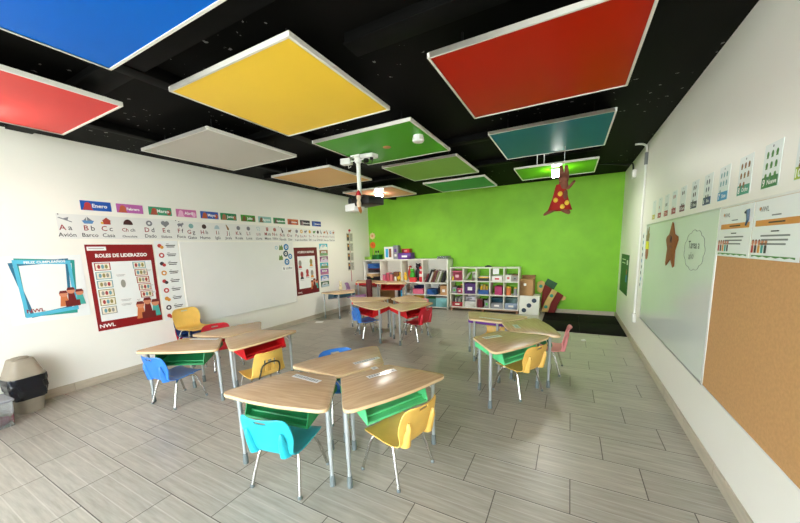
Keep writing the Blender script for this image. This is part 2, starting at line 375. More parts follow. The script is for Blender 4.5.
# ------------------------------------------------------------------ hanging animal figure
t = thing('hanging_animal_figure', 'brown long eared animal figure in a red spotted dress, hung on a string', 'figure', (-.1, 4.4, 0))
fur = M('brown_felt', (132, 78, 56), .85, var=.15, scale=30)
def skin(name, V, E, rad, mat, parent, root=0, sub=2):
    me = bpy.data.meshes.new(name); me.from_pydata(V, E, []); me.materials.append(mat)
    o = bpy.data.objects.new(name, me); C.objects.link(o); o.parent = parent
    sk = o.modifiers.new('skin', 'SKIN')
    for i, q in enumerate(me.skin_vertices[0].data):
        q.radius = rad[i] if isinstance(rad[i], tuple) else (rad[i], rad[i]); q.use_root = (i == root)
    sb = o.modifiers.new('sub', 'SUBSURF'); sb.levels = sub; sb.render_levels = sub; sk.use_smooth_shade = True
    return o
V = [(0, 0, 2.0), (.0, 0, 2.16), (0, -.01, 2.235), (-.025, .0, 2.29), (-.035, 0, 2.40), (.03, 0, 2.29), (.02, 0, 2.39), (.05, -.02, 2.12), (.12, -.04, 2.2), (-.09, 0, 1.9), (-.21, 0, 1.83), (.03, -.02, 1.87), (.08, -.06, 1.83), (-.05, -.03, 1.88), (0, -.06, 2.215)]
E_ = [(0, 1), (1, 2), (2, 3), (3, 4), (2, 5), (5, 6), (1, 7), (7, 8), (0, 9), (9, 10), (0, 11), (11, 12), (0, 13), (2, 14)]
skin('body', V, E_, [.06, .045, .066, .028, .02, .028, .02, .02, .014, .035, .014, .035, .022, .03, .03], fur, t)
mb = MB(); mb.lathe([(.05, 2.175), (.062, 2.13), (.085, 2.02), (.125, 1.9), (.135, 1.875), (.12, 1.875), (.08, 2.0), (.045, 2.16)], M('red_dress_felt', (168, 30, 20), .8, var=.12), n=22, sx=1, sy=.75, mtx=Matrix.Translation((-.03, 0, 0)))
mb.build('dress', t)
ys = M('yellow_spot_felt', (232, 188, 60), .8)
for i, (x, z) in enumerate(((-.03, 2.06), (-.075, 1.99), (.045, 1.95), (0, 1.91))):
    mb = MB(); mb.ball((x, -.062 - (2.1 - z) * .17, z), .026, ys, sx=1, sy=.5, sz=1.1); mb.build('dress_spot', t)
mb = MB(); mb.tube([(0, 0, 2.27), (0, 0, 2.602)], .0025, white_plastic, 6); mb.build('string', t)
for x, lb in ((-.42, 'left hand white cable hook under the teal panel'), (-.34, 'right hand white cable hook under the teal panel')):
    mb = MB(); mb.tube([(x, 4.66, 2.77), (x, 4.66, 2.5), (x + .012, 4.66, 2.485), (x + .03, 4.66, 2.49)], .005, white_plastic, 6); tag(mb.build('cable_hook'), lb, 'hook')

# ------------------------------------------------------------------ chairs
def cr(pts, n):
    out = []
    P = [Vector(p) for p in pts]; P = [2 * P[0] - P[1]] + P + [2 * P[-1] - P[-2]]
    for i in range(1, len(P) - 2):
        for k in range(n):
            t = k / n; a, b, c, d = P[i - 1:i + 3]
            out.append(.5 * ((2 * b) + (c - a) * t + (2 * a - 5 * b + 4 * c - d) * t * t + (3 * b - a - 3 * c + d) * t ** 3))
    out.append(P[-2]); return out
PROF = [(y - .018, z - .020) for y, z in ((.178, .286), (.168, .302), (.13, .309), (.05, .303), (-.05, .294), (-.12, .297), (-.158, .318), (-.176, .37), (-.19, .44), (-.206, .505), (-.220, .545), (-.240, .562))]
WID = [.128, .155, .169, .173, .173, .171, .169, .175, .182, .176, .156, .118]
def shell_mesh(mat, slotted=False):
    prof = cr([(0, a, b) for a, b in PROF], 4); wid = [v.x for v in cr([(w, 0, 0) for w in WID], 4)]
    if slotted: wid = [w if i < 24 else .172 - (i - 24) * .0022 for i, w in enumerate(wid)]
    n = len(prof); cols = 17; mb = MB(); th = .007
    def norm(i):
        d = (prof[min(i + 1, n - 1)] - prof[max(i - 1, 0)]).normalized(); return Vector((0, d.z, -d.y))   # points up/forward
    vs = []
    for side in (0, 1):
        for i in range(n):
            nn = norm(i); back = max(0, min(1, (i - 22) / 8))
            for j in range(cols):
                q = j / (cols - 1) * 2 - 1
                lift = .012 * q * q * (1 - back) + .030 * abs(q) ** 2.2 * back
                up = Vector((0, .25, 1)).lerp(Vector((0, 1, 0)), back)
                p = prof[i] + Vector((q * wid[i], 0, 0)) + up * lift
                if side: p = p - nn * th
                vs.append(p)
    hole = set()
    for i in range(n - 1):
        z = prof[i].z
        for j in range(cols - 1):
            if not slotted and 37 <= i <= 38 and 6 <= j <= 9: hole.add((i, j))
            if slotted and 27 <= i <= 33 and j in (5, 7, 8, 10): hole.add((i, j))
    N = n * cols; fs = []
    cell = lambda i, j: (i * cols + j, i * cols + j + 1, (i + 1) * cols + j + 1, (i + 1) * cols + j)
    ok = lambda i, j: 0 <= i < n - 1 and 0 <= j < cols - 1 and (i, j) not in hole
    for i in range(n - 1):
        for j in range(cols - 1):
            if (i, j) in hole: continue
            a, b, c, d = cell(i, j)
            fs.append((a, b, c, d)); fs.append((N + d, N + c, N + b, N + a))
            for (u, v, ii, jj) in ((a, b, i - 1, j), (b, c, i, j + 1), (c, d, i + 1, j), (d, a, i, j - 1)):
                if not ok(ii, jj): fs.append((v, u, N + u, N + v))
    mb.add(vs, fs, mat)
    if not slotted:
        for s in (-1, 1):                                            # moulded gussets low on the back
            ring = []; K = 9; S = 8
            for k in range(K):
                t = k / (K - 1); z = .282 + t * .165; yb = -.169 - .045 * min(1, t * 1.3) - .004
                w = .030 * (1 - t) ** .6 + .006; dp = .030 * (1 - t) ** .8 + .003; x = s * (.112 + .012 * t)
                for m in range(S):
                    a = PI * m / (S - 1); ring.append((x + w * math.cos(a), yb + .012 - (dp + .012) * math.sin(a), z))
            mb.add(ring, [(k * S + m, k * S + m + 1, (k + 1) * S + m + 1, (k + 1) * S + m) for k in range(K - 1) for m in range(S - 1)] + [list(range(S))[::-1], list(range((K - 1) * S, K * S))], mat)
    return mb
def make_chair(label, mat, loc, heading, slotted=False):
    t = thing('school_chair', label, 'chair', loc, R(heading - 90), 'small plastic school chairs')
    shell_mesh(mat, slotted).build('seat_shell', t, smooth=50)
    mb = MB()
    for y in (.055, -.055): mb.tube([(-.125, y, .266), (.125, y, .266)], .010, chrome, 8)
    for s in (-1, 1): mb.tube([(s * .118, .06, .266), (s * .118, -.06, .266)], .010, chrome, 8)
    mb.build('seat_frame', t)
    for s in (-1, 1):
        for d in (1, -1):
            mb = MB(); pth = cr([(s * .112, d * .03, .266), (s * .132, d * .078, .26), (s * .146, d * .102, .222), (s * .162, d * .13, .13), (s * .178, d * .163, .012)], 4)
            mb.tube(pth, .0105, chrome, 10); lg = mb.build('leg', t)
            mb = MB(); mb.lathe([(.0115, 0), (.013, .003), (.012, .02), (.0105, .022)], boot_m, (s * .178, d * .163, 0), 10); mb.build('foot_glide', lg)
    if slotted:
        mb = MB(); mb.tube(cr([(-.1, -.173, .27), (-.098, -.211, .334), (-.085, -.231, .4), (-.05, -.239, .425), (0, -.241, .43), (.05, -.239, .425), (.085, -.231, .4), (.098, -.211, .334), (.1, -.173, .27)], 4), .008, M('dark_steel', (70, 66, 54), .4, .6), 8); mb.build('back_frame', t)
    return t
cy = col('chair_yellow', (238, 194, 96), .42); ct = col('chair_turquoise', (40, 180, 198), .38); cb_ = col('chair_blue', (58, 130, 216), .38)
cr_ = col('chair_red', (200, 26, 46), .4); cp = col('chair_pink', (232, 148, 150), .42); cn = col('chair_navy', (34, 62, 120), .4); cl = col('chair_lilac', (160, 118, 168), .5)
CH = [('turquoise school chair pushed up to the front left desk', ct, (-1.592, 1.365, 0), 99.6),
 ('yellow school chair pulled up to the front right desk, nearest the viewer', cy, (-.99, 1.755, 0), 166.6),
 ('blue school chair mostly hidden behind the rear desk of the front cluster', cb_, (-1.775, 2.2, 0), 327),
 ('blue school chair at the left desk, facing a green book box', cb_, (-3.53, 1.69, 0), 94.6),
 ('red school chair behind the left cluster, only its back top showing', cr_, (-4.03, 2.52, 0), -14),
 ('yellow school chair at the right hand desk with mint green book box', cy, (-.42, 3.30, 0), 152),
 ('pink school chair seen from the side, near the black mats', cp, (-.2, 4.04, 0), 177),
 ('yellow school chair tucked behind the olive desk with purple book box', cy, (-.84, 4.2, 0), 261),
 ('blue school chair at the desk cluster in front of the tall shelf', cb_, (-3.033, 4.473, 0), 56),
 ('red school chair at the desk cluster in front of the tall shelf', cr_, (-2.18, 4.64, 0), 168),
 ('pink school chair behind the far cluster, slotted back top showing', cp, (-3.33, 5.0, 0), 287),
 ('pink school chair peeping out behind the right end of the far cluster', cp, (-2.48, 5.22, 0), 228)]
for a in CH: make_chair(*a)
make_chair('yellow school chair with slotted back, at the desk with red book box', cy, (-2.77, 2.1, 0), 167, True)
for k, (m, lb) in enumerate(((cr_, 'red school chair, lowest of the stack against the whiteboard wall'), (cn, 'navy school chair, middle of the stack against the whiteboard wall'), (cy, 'yellow school chair, topmost of the stack against the whiteboard wall'))):
    make_chair(lb, m, (-4.55 - .01 * k, 2.50, k * .1), 0)
make_chair('lilac school chair seen side on between the far desks', cl, (-4.452, 6.22, 0), 28).scale = (1.15, 1.15, 1.3)

# ------------------------------------------------------------------ desks
def outline(a, b, d, bow, r=.085, r2=.03):
    P = [Vector(p) for p in ((-a, -d / 2), (a, -d / 2), (b, d / 2), (0, d / 2 + bow), (-b, d / 2))]
    RR = [r2, r2, r, .3, r]; out = []; n = len(P)
    for i in range(n):
        p = P[i]; u = P[i - 1] - p; v = P[(i + 1) % n] - p; t = min(RR[i], u.length * .45, v.length * .45)
        a0 = p + u.normalized() * t; a1 = p + v.normalized() * t
        for k in range(7):
            s = k / 6; q = a0 * (1 - s) ** 2 + p * 2 * s * (1 - s) + a1 * s * s; out.append((q.x, q.y))
    return out
TOP = outline(.205, .425, .465, .04)
LEGS = [(-.15, -.19), (.15, -.19), (.358, .135), (-.358, .135)]
def make_desk(label, x, y, phi, tray_mat, T=.57):
    t = thing('school_desk', label, 'desk', (x, y, 0), R(phi - 90), 'trapezoid school desks')
    mb = MB(); mb.prism(TOP, T - .026, T, oak, edge_m); mb.build('tabletop', t, bevel=.004, seg=2)
    for lx, ly in LEGS:
        mb = MB(); mb.tube([(lx, ly, T - .026), (lx, ly, .2)], .0155, desk_steel, 14); mb.tube([(lx, ly, .205), (lx, ly, .03)], .0125, desk_steel, 12); lg = mb.build('leg', t)
        mb = MB(); mb.lathe([(.018, 0), (.019, .004), (.016, .075), (.013, .078)], boot_m, (lx, ly, 0), 14); mb.build('foot_boot', lg)
    zt = T - .03; w = .245; yb, yf = -.16, .185; h1, h0 = .135, .04
    mb = MB(); th = .006
    for s in (-1, 1):
        mb.prism([(yb, zt - h0), (yf + .01, zt - h1), (yf + .016, zt - h1 + .02), (yf - .02, zt), (yb, zt)], s * w - th / 2, s * w + th / 2, tray_mat, mtx=Matrix(((0, 0, 1, 0), (1, 0, 0, 0), (0, 1, 0, 0), (0, 0, 0, 1))))
        for k in range(3):
            yy = yb + .08 + k * .07; zz = zt - h0 - (h1 - h0) * (yy - yb) / (yf - yb)
            mb.tube([(s * (w + .004), yy, zt - .004), (s * (w + .004), yy + .012, zz + .006)], .004, tray_mat, 6)
    mb.prism([(yb, zt - h0), (yf, zt - h1), (yf, zt - h1 + th), (yb, zt - h0 + th)], -w, w, tray_mat, mtx=Matrix(((0, 0, 1, 0), (1, 0, 0, 0), (0, 1, 0, 0), (0, 0, 0, 1))))
    mb.box((0, yb, zt - h0 / 2), (2 * w, th, h0), tray_mat)
    mb.tube([(-w, yf + .006, zt - h1 + .008), (w, yf + .006, zt - h1 + .008)], .011, tray_mat, 8)
    mb.tube([(-w, yf - .045, zt - h1 + .026), (w, yf - .045, zt - h1 + .026)], .008, tray_mat, 8)
    mb.build('book_box', t, smooth=30)
    for s in (-1, 1):
        mb = MB(); mb.tube([(s * .358, .135, T - .13), (s * .29, .09, T - .028)], .0045, white_plastic, 6); mb.tube([(s * .15, -.19, T - .13), (s * .2, -.12, T - .028)], .0045, white_plastic, 6)
        mb.build('brace', t)
    return t
tg = col('tray_green', (30, 130, 74), .4); tm = col('tray_mint', (96, 212, 140), .4); tr = col('tray_red', (206, 24, 30), .4); tp = col('tray_purple', (100, 34, 140), .4); tt = col('tray_teal', (20, 84, 108), .4)
DESKS = [('oak trapezoid desk at the front left, turquoise chair under it', -1.654, 1.497, -82.2, tg),
 ('oak trapezoid desk at the front right, yellow chair at its mint box', -1.138, 1.83, -25.5, tm),
 ('oak trapezoid desk at the rear of the front cluster', -1.597, 2.05, 153.3, tg),
 ('oak trapezoid desk farthest left, blue chair at its green box', -3.469, 1.826, -63, tg),
 ('oak trapezoid desk with red book box, slot backed yellow chair before it', -3.056, 2.281, -3.7, tr),
 ('oak trapezoid desk of the left cluster nearest the whiteboard', -3.541, 2.393, 166, tr),
 ('trapezoid desk with mint book box, nearest of the right hand cluster', -.537, 3.195, -29.1, tm),
 ('trapezoid desk of the right hand cluster beside the pink chair', -.401, 3.78, 21.6, tg),
 ('trapezoid desk with purple book box, in front of the cube shelf', -.869, 4.135, 81.6, tp),
 ('trapezoid desk at the far cluster, left rear with pink chair behind', -3.29, 4.88, 107, tr),
 ('trapezoid desk at the far cluster with the blue chair', -2.86, 4.48, -118, tr),
 ('trapezoid desk at the far cluster with the red chair', -2.3, 4.58, -14, tr),
 ('trapezoid desk at the far cluster, right rear, facing the shelves', -2.6, 5.14, 48, tr),
 ('trapezoid desk with dark teal book box, against the left wall', -4.44, 5.60, 150, tt),
 ('tall trapezoid desk with red book box near the far left corner', -4.46, 6.66, 96, tr, .69),
 ('tall trapezoid desk with cardboard box below, before the tall shelf', -3.68, 6.62, -84, tr, .69)]
for d in DESKS: make_desk(*d)
# laminated strips on the desks
lam = M('laminated_strip', (226, 226, 222), .12, var=.02)
def name_strip(x, y, rz, w, h, label, T=.57):
    t = thing('name_strip', label, 'strip', (x, y, T + .0008), R(rz), 'laminated name strips on the desks')
    mb = MB(); mb.box((0, 0, 0), (w, h, .0012), lam); mb.build('sheet', t, smooth=0)
    mb = MB(); n = max(4, int(w / .022))
    for i in range(n): mb.rect(-w / 2 + .01 + i * (w - .02) / n, -h * .22, -w / 2 + .01 + (i + .6) * (w - .02) / n, h * .2 + (i % 3) * .003, .0009, grey_plastic)
    mb.build('print', t, smooth=0)
name_strip(-1.66, 1.63, -4, .26, .05, 'laminated strip on the front left desk')
name_strip(-1.31, 2.0, 152, .05, .05, 'small laminated tag by the seam of the front right desk')
name_strip(-1.20, 1.93, 62, .24, .05, 'laminated strip on the front right desk, catching the light')
name_strip(-1.46, 2.12, 62, .24, .045, 'laminated strip on the rear desk of the front cluster')
name_strip(-3.5, 1.99, 20, .32, .05, 'laminated strip on the farthest left desk')
name_strip(-.66, 3.2, 50, .2, .07, 'laminated strip on the nearest right hand desk')
name_strip(-.5, 3.72, 112, .16, .06, 'laminated strip on the desk beside the pink chair')
name_strip(-.86, 4.03, -12, .3, .03, 'laminated strip on the desk with purple book box')
mb = MB(); mb.box((0, 0, 0), (.05, .028, .012), paper); mb.box((.012, .012, .004), (.03, .03, .01), paper, (0, .2, .6)); tag(mb.build('paper_scrap', loc=(.235, 5.47, .007)), 'crumpled white paper scrap on the floor by the black mats', 'scrap')
mb = MB(); mb.box((0, 0, 0), (.16, .1, .003), paper); tag(mb.build('paper_sheet', loc=(-4.6, 5.0, .002), rot=.4), 'loose white sheet on the floor below the red poster', 'paper')

# ------------------------------------------------------------------ things on the walls
def frame_at(wall, u, v, off=.004, roll=0.):
    if wall == 'L': ax = ((0, 1, 0), (0, 0, 1), (1, 0, 0)); p = (XL + off, u, v)
    elif wall == 'R': ax = ((0, -1, 0), (0, 0, 1), (-1, 0, 0)); p = (XR - off, u, v)
    else: ax = ((1, 0, 0), (0, 0, 1), (0, -1, 0)); p = (u, YB - off, v)
    return Matrix(((ax[0][0], ax[1][0], ax[2][0], p[0]), (ax[0][1], ax[1][1], ax[2][1], p[1]), (ax[0][2], ax[1][2], ax[2][2], p[2]), (0, 0, 0, 1))) @ Matrix.Rotation(roll, 4, 'Z')
def sheet(name, label, cat, wall, u, v, w, h, mat=paper, th=.004, off=.003, roll=0., group=None):
    t = thing(name, label, cat, group=group, mtx=frame_at(wall, u, v, off, roll))
    mb = MB(); mb.box((0, 0, 0), (w, h, th), mat); mb.build('sheet', t, smooth=0)
    return t, th / 2 + .0012
def pr(mb, t, name='print'):
    mb.flat = True; return mb.build(name, t, smooth=0)
def lines(mb, x0, x1, y, n, dy, mat, z, h=.008):
    for i in range(n): mb.rect(x0 + (.01 if i % 2 else 0), y - i * dy, x1 - (i * 7 % 3) * .012, y - i * dy + h, z, mat)
def kids(mb, x, y, s, z):
    """a generic cluster of round headed children behind a basket"""
    skin_ = col('print_skin', (214, 140, 104), .5); mar = col('print_maroon', (110, 26, 24), .5); org = col('print_orange', (206, 120, 70), .5); tl = col('print_teal', (70, 170, 160), .5)
    for k, (dx, dy, m) in enumerate(((-.32, .1, org), (.34, .12, tl), (0, .25, mar))):
        mb.poly([(x + (dx - .2) * s, y - .45 * s), (x + (dx + .2) * s, y - .45 * s), (x + (dx + .12) * s, y + dy * s), (x + (dx - .12) * s, y + dy * s)], z + k * .0003, m)
        mb.disc(x + dx * s, y + (dy + .12) * s, .17 * s, z + .001 + k * .0003, skin_)
        mb.poly([(x + (dx - .18) * s, y + (dy + .16) * s), (x + (dx + .18) * s, y + (dy + .16) * s), (x + (dx + .12) * s, y + (dy + .3) * s), (x + (dx - .12) * s, y + (dy + .3) * s)], z + .002 + k * .0003, mar)
    mb.rect(x - .3 * s, y - .5 * s, x + .3 * s, y - .16 * s, z + .003, mar)

# teal birthday sheet
t, z = sheet('birthday_poster', 'white poster with overlapping teal picture frames, far left', 'poster', 'L', 1.247, 1.18, .60, .69, gloss_paper)
mb = MB(); q1 = col('print_sea_green', (44, 150, 140), .4); q2 = col('print_sky', (86, 186, 214), .4); q3 = col('print_steel_blue', (40, 110, 140), .4)
def qframe(P, w, zz, m):
    cx = sum(p[0] for p in P) / 4; cy_ = sum(p[1] for p in P) / 4
    I = [(cx + (p[0] - cx) * (1 - w), cy_ + (p[1] - cy_) * (1 - w)) for p in P]
    mb.add([(a, b, zz) for a, b in P] + [(a, b, zz) for a, b in I], [(i, (i + 1) % 4, 4 + (i + 1) % 4, 4 + i) for i in range(4)], m)
qframe([(-.205, -.275), (.19, -.30), (.24, .29), (-.205, .326)], .12, z, q1)
qframe([(-.16, -.29), (.15, -.25), (.19, .31), (-.25, .28)], .13, z + .0008, q3)
qframe([(-.20, -.285), (.205, -.262), (.205, .285), (-.22, .31)], .135, z + .0016, q2)
pr(mb, t, 'picture_frames')
mb = MB(); mb.text('FELIZ CUMPLEAÑOS', .01, .268, .034, z + .003, white_ink, bold=.001); mb.text('NWL', -.125, -.235, .052, z + .003, redink, bold=.001, sx=1.1); pr(mb, t, 'lettering')
mb = MB(); kids(mb, .165, -.12, .2, z + .003); pr(mb, t, 'picture')
# red roles poster
t, z = sheet('roles_poster', 'dark red poster headed Roles de Liderazgo beside the teal poster', 'poster', 'L', 1.93, 1.128, .68, 1.02, M('poster_dark_red', (140, 16, 22), .35, var=.04), roll=-.004)
mb = MB(); mb.rect(-.3, -.4, .3, .305, z, gloss_paper); pr(mb, t, 'white_field')
mb = MB(); mb.text('ROLES DE LIDERAZGO', .0, .36, .058, z, white_ink, bold=.0025, sx=.89); mb.text('NWL', -.25, -.475, .06, z, white_ink, bold=.0015, sx=1.1); pr(mb, t, 'lettering')
mb = MB(); mb.rect(-.325, .44, -.15, .485, z, gloss_paper); lines(mb, -.31, -.17, .46, 1, .01, grey_plastic, z + .0006, .006); pr(mb, t, 'name_tag')
tc_ = [col('card_red', (170, 60, 60)), col('card_teal', (110, 160, 170)), col('card_olive', (150, 140, 80)), col('card_grey', (150, 150, 140))]
cc = col('card_cream', (236, 228, 206))
for i in range(11):
    L_ = i < 6; j = i if L_ else i - 6
    y = .25 - j * (.105 if L_ else .095); x = -.21 if L_ else .16 + j * .01; w_, h_ = (.075, .045) if L_ else (.07, .042)
    mb = MB(); mb.rect(x - w_, y - h_, x + w_, y + h_, z + .001, tc_[((0, 1, 1, 2, 2, 3) if L_ else (1, 0, 0, 0, 0))[j]]); mb.rect(x - w_ + .01, y - h_ + .008, x + w_ - .01, y + h_ - .008, z + .0016, cc)
    for k in range(3): mb.disc(x - .035 + k * .035, y, .014, z + .0022, tc_[(j + k) % 4], ry=.025)
    pr(mb, t, 'role_card')
mb = MB()
for x, y, w in ((-.05, .14, .11), (-.03, -.17, .13), (-.03, -.225, .13), (.255, .18, .08), (.25, -.02, .09), (.27, -.11, .07), (.1, -.19, .06)):
    mb.rect(x - w / 2, y - .018, x + w / 2, y + .018, z + .001, paper); lines(mb, x - w / 2 + .01, x + w / 2 - .01, y - .002, 2, .014, grey_plastic, z + .0016, .004)
mb.rect(-.07, -.03, .0, .09, z + .001, paper); mb.disc(-.035, .03, .025, z + .0016, tc_[3], ry=.05)
pr(mb, t, 'paper_slips')
mb = MB(); kids(mb, .19, -.32, .26, z + .003); pr(mb, t, 'picture')
# routine strip
t, z = sheet('routine_strip', 'tall white strip of routine drawings between red poster and whiteboard', 'poster', 'L', 2.44, 1.14, .29, 1.09, gloss_paper)
ri = [col('routine_red', (190, 60, 60)), col('routine_ochre', (216, 150, 60)), col('routine_dark', (60, 50, 60))]
mb = MB()
for i in range(9):
    y = .47 - i * .12; m = ri[(0, 0, 2, 1, 0, 0, 1, 2, 0)[i]]
    if i % 2: mb.ring(-.075, y, .016, .034, z, m)
    else: mb.disc(-.085, y + .008, .026, z, m); mb.disc(-.06, y - .012, .022, z + .0005, ri[(i + 1) % 3])
pr(mb, t, 'picture')
mb = MB()
for i in range(9):
    y = .47 - i * .12; mb.rect(.0, y + .032, .03, y + .038, z, grey_plastic); lines(mb, -.01, .11, y + .008, 2, .022, ink, z, .011)
pr(mb, t, 'lettering')
# whiteboard on left wall
t = thing('whiteboard', 'long white board on the left wall below the letter banner', 'whiteboard', mtx=frame_at('L', 3.66, 1.07, .012))
mb = MB(); mb.box((0, 0, 0), (2.1, 1.19, .016), board_m); mb.build('writing_surface', t, smooth=0)
mb = MB()
for s in (-1, 1): mb.box((0, s * .597, .001), (2.12, .012, .022), white_plastic); mb.box((s * 1.055, 0, .001), (.012, 1.19, .022), white_plastic)
mb.build('frame', t, bevel=.002)
sb = col('sticker_blue', (36, 120, 176), .4); sd = col('sticker_navy', (26, 60, 84), .4); sg = col('sticker_green', (110, 140, 70), .5)
for (u, v, r, m, lb) in ((4.537, 1.573, .062, sb, 'topmost blue round sticker at the whiteboard corner'), (4.514, 1.448, .06, sd, 'dark navy round sticker at the whiteboard corner'), (4.622, 1.392, .052, sb, 'blue round sticker nearest the small red poster'), (4.529, 1.29, .062, sb, 'lowest blue round sticker at the whiteboard corner')):
    t = thing('round_sticker', lb, 'sticker', group='round stickers on the whiteboard', mtx=frame_at('L', u, v, .0203))
    mb = MB(); mb.lathe([(r, 0), (r, .002), (.001, .0021)], m, n=22); mb.build('disc', t)
    mb = MB(); mb.ring(0, 0, r * .25, r * .5, .0032, white_ink); pr(mb, t, 'mark')
for (u, v, lb) in ((4.405, 1.57, 'small green leaf sticker at the top of the whiteboard corner'), (4.385, 1.38, 'small green sticker at the left of the blue round stickers')):
    t = thing('leaf_sticker', lb, 'sticker', mtx=frame_at('L', u, v, .0203)); mb = MB()
    mb.prism([(-.05, -.05), (.05, -.05), (.05, .0), (.02, .05), (0, .015), (-.025, .045)], 0, .002, sg); mb.build('cutout', t, smooth=0)
t = thing('ring_sticker', 'pale blue ring sticker left of the green leaf sticker', 'sticker', mtx=frame_at('L', 4.3, 1.565, .0203)); mb = MB(); mb.ring(0, 0, .02, .034, .001, col('sticker_pale', (150, 190, 205))); mb.flat = True; mb.build('ring', t, smooth=0)
t = thing('note_sheet', 'white note with dark scribbles below the round stickers', 'note', mtx=frame_at('L', 4.53, 1.165, .0213))
mb = MB(); mb.box((0, 0, 0), (.27, .09, .002), paper); mb.build('sheet', t, smooth=0); mb = MB(); mb.disc(-.09, 0, .012, .002, ink, ry=.03); lines(mb, -.05, .12, .0, 2, .02, grey_plastic, .002, .009); mb.disc(.05, .01, .01, .0024, sb); pr(mb, t, 'scribble')
# small red poster
t, z = sheet('dark_red_poster', 'small dark red poster with white field, right of the whiteboard', 'poster', 'L', 5.074, 1.07, .67, .98, M('poster_wine', (106, 18, 26), .4, var=.04))
mb = MB(); mb.rect(-.255, -.36, .255, .31, z, gloss_paper); pr(mb, t, 'white_field')
mb = MB(); mb.text('ACUERDOS GRUPALES', 0, .375, .058, z, white_ink, bold=.002, sx=.8); mb.text('NWL', -.24, -.455, .05, z, white_ink, bold=.001); pr(mb, t, 'lettering')
mb = MB()
for i, (x, y) in enumerate(((-.19, .17), (.13, .19), (-.16, -.06), (0, -.02), (.14, -.05))):
    mb.disc(x, y, .04, z + .001, tc_[(3, 2, 0, 0, 3)[i]], ry=.06); mb.poly([(x - .05, y - .1), (x + .05, y - .1), (x + .02, y - .02), (x - .02, y - .02)], z + .0008, ri[i % 3]); lines(mb, x - .05, x + .05, y - .125, 1, .01, grey_plastic, z + .001, .006)
pr(mb, t, 'picture')
mb = MB(); kids(mb, .19, -.3, .22, z + .002); pr(mb, t, 'badge')
# days of the week cards
dc = [((90, 186, 200), (240, 240, 230)), ((150, 110, 70), (120, 170, 120)), ((130, 70, 110), (220, 200, 220)), ((60, 170, 190), (130, 150, 90)), ((150, 90, 160), (190, 120, 150)), ((80, 130, 190), (230, 230, 240)), ((60, 100, 70), (180, 200, 210))]
dn = ['pale teal', 'brown', 'mauve', 'turquoise', 'violet', 'blue', 'dark green']
for i in range(7):
    t, z = sheet('weekday_card', '%s picture card, in the column beside the small red poster' % dn[i], 'card', 'L', 5.634 - i * .004, 1.573 - i * .141, .27, .125, col('weekday_%d' % i, dc[i][0]), group='weekday cards in a column')
    mb = MB(); a = col('weekdayb_%d' % i, dc[i][1]); mb.poly([(-.13, -.06), (.13, -.06), (.12, -.01), (.04, .0), (-.02, -.02), (-.1, .01)], z, a); mb.rect(-.08, .0, .08, .035, z + .0005, white_ink); lines(mb, -.06, .06, .012, 1, .01, ink, z + .001, .01); pr(mb, t, 'picture')
# vertical photo strip
t = thing('photo_strip', 'narrow hanging strip of four picture cards near the far left corner', 'photo strip', mtx=frame_at('L', 6.62, 1.43, .006))
mb = MB(); mb.rect(-.015, -.75, .015, .56, 0, col('ribbon_pink', (200, 130, 130))); mb.flat = True; mb.build('ribbon', t, smooth=0)
for i in range(4):
    mb = MB(); y = .36 - i * .24; mb.box((0, y, .003), (.26, .21, .003), col('photo_card', (206, 204, 186))); cd = mb.build('card', t, smooth=0)
    mb = MB(); mb.rect(-.11, y - .08, -.03, y + .08, .0055, ri[2]); mb.disc(-.07, y + .03, .03, .006, col('routine_ochre', (216, 150, 60))); lines(mb, .0, .11, y + .06, 6, .028, grey_plastic, .0055, .012); pr(mb, cd, 'picture')
mb = MB(); mb.ball((0, .53, .01), .03, col('routine_red', (190, 60, 60)), sz=1); mb.build('bow', t)
# paper flowers in the corner
for z_, m, m2, lb in ((1.83, col('paper_cream', (240, 214, 160)), col('paper_peach', (236, 160, 120)), 'cream paper flower pinned up in the far left corner'), (1.585, col('paper_orange', (236, 110, 30)), col('paper_amber', (220, 90, 20)), 'orange paper flower pinned up in the far left corner')):
    t = thing('paper_flower', lb, 'paper flower', mtx=frame_at('B', -4.79, z_, -.003)); mb = MB()
    for k in range(8): mb.ball((.058 * math.cos(k * PI / 4), .058 * math.sin(k * PI / 4), .012), .034, m, sz=.35)
    mb.build('petals', t); mb = MB(); mb.ball((0, 0, .02), .032, m2, sz=.5); mb.build('centre', t)
mb = MB(); mb.tube([(0, -.05, .004), (.01, -.37, .004)], .006, col('paper_peach', (236, 160, 120)), 6); mb.build('stem', t)

# letter banner
LET = [('A a', 'Avión', 1.47), ('B b', 'Barco', 1.66), ('C c', 'Casa', 1.83), ('Ch ch', 'Chocolate', 2.04), ('D d', 'Dado', 2.27), ('E e', 'Elefante', 2.46), ('F f', 'Foca', 2.65), ('G g', 'Gato', 2.80), ('H h', 'Humo', 2.99), ('I i', 'Iglú', 3.19),
       ('J j', 'Jirafa', 3.37), ('K k', 'Koala', 3.56), ('L l', 'Luna', 3.75), ('Ll ll', 'Lluvia', 3.95), ('M m', 'Mano', 4.14), ('N n', 'Niño', 4.31), ('Ñ ñ', 'Ñandú', 4.49), ('O o', 'Oso', 4.67), ('P p', 'Paraguas', 4.86),
       ('Q q', 'Queso', 4.99), ('R r', 'Ratón', 5.10), ('S s', 'Sol', 5.23), ('T t', 'Tortuga', 5.36), ('U u', 'Uva', 5.48), ('V v', 'Vela', 5.58), ('W w', 'Waffle', 5.69), ('X x', 'Xilófono', 5.79), ('Y y', 'Yoyo', 5.90), ('Z z', 'Zorro', 6.0)]
ic = {k: col('icon_' + k, v, .6) for k, v in dict(grey=(126, 128, 132), dk=(60, 44, 40), red=(170, 60, 44), choc=(66, 30, 26), teal=(130, 176, 172), pale=(176, 200, 204), brown=(140, 100, 50), skin=(176, 110, 100), yellow=(222, 176, 60), green=(80, 140, 60), blue=(90, 140, 190), rust=(176, 110, 60)).items()}
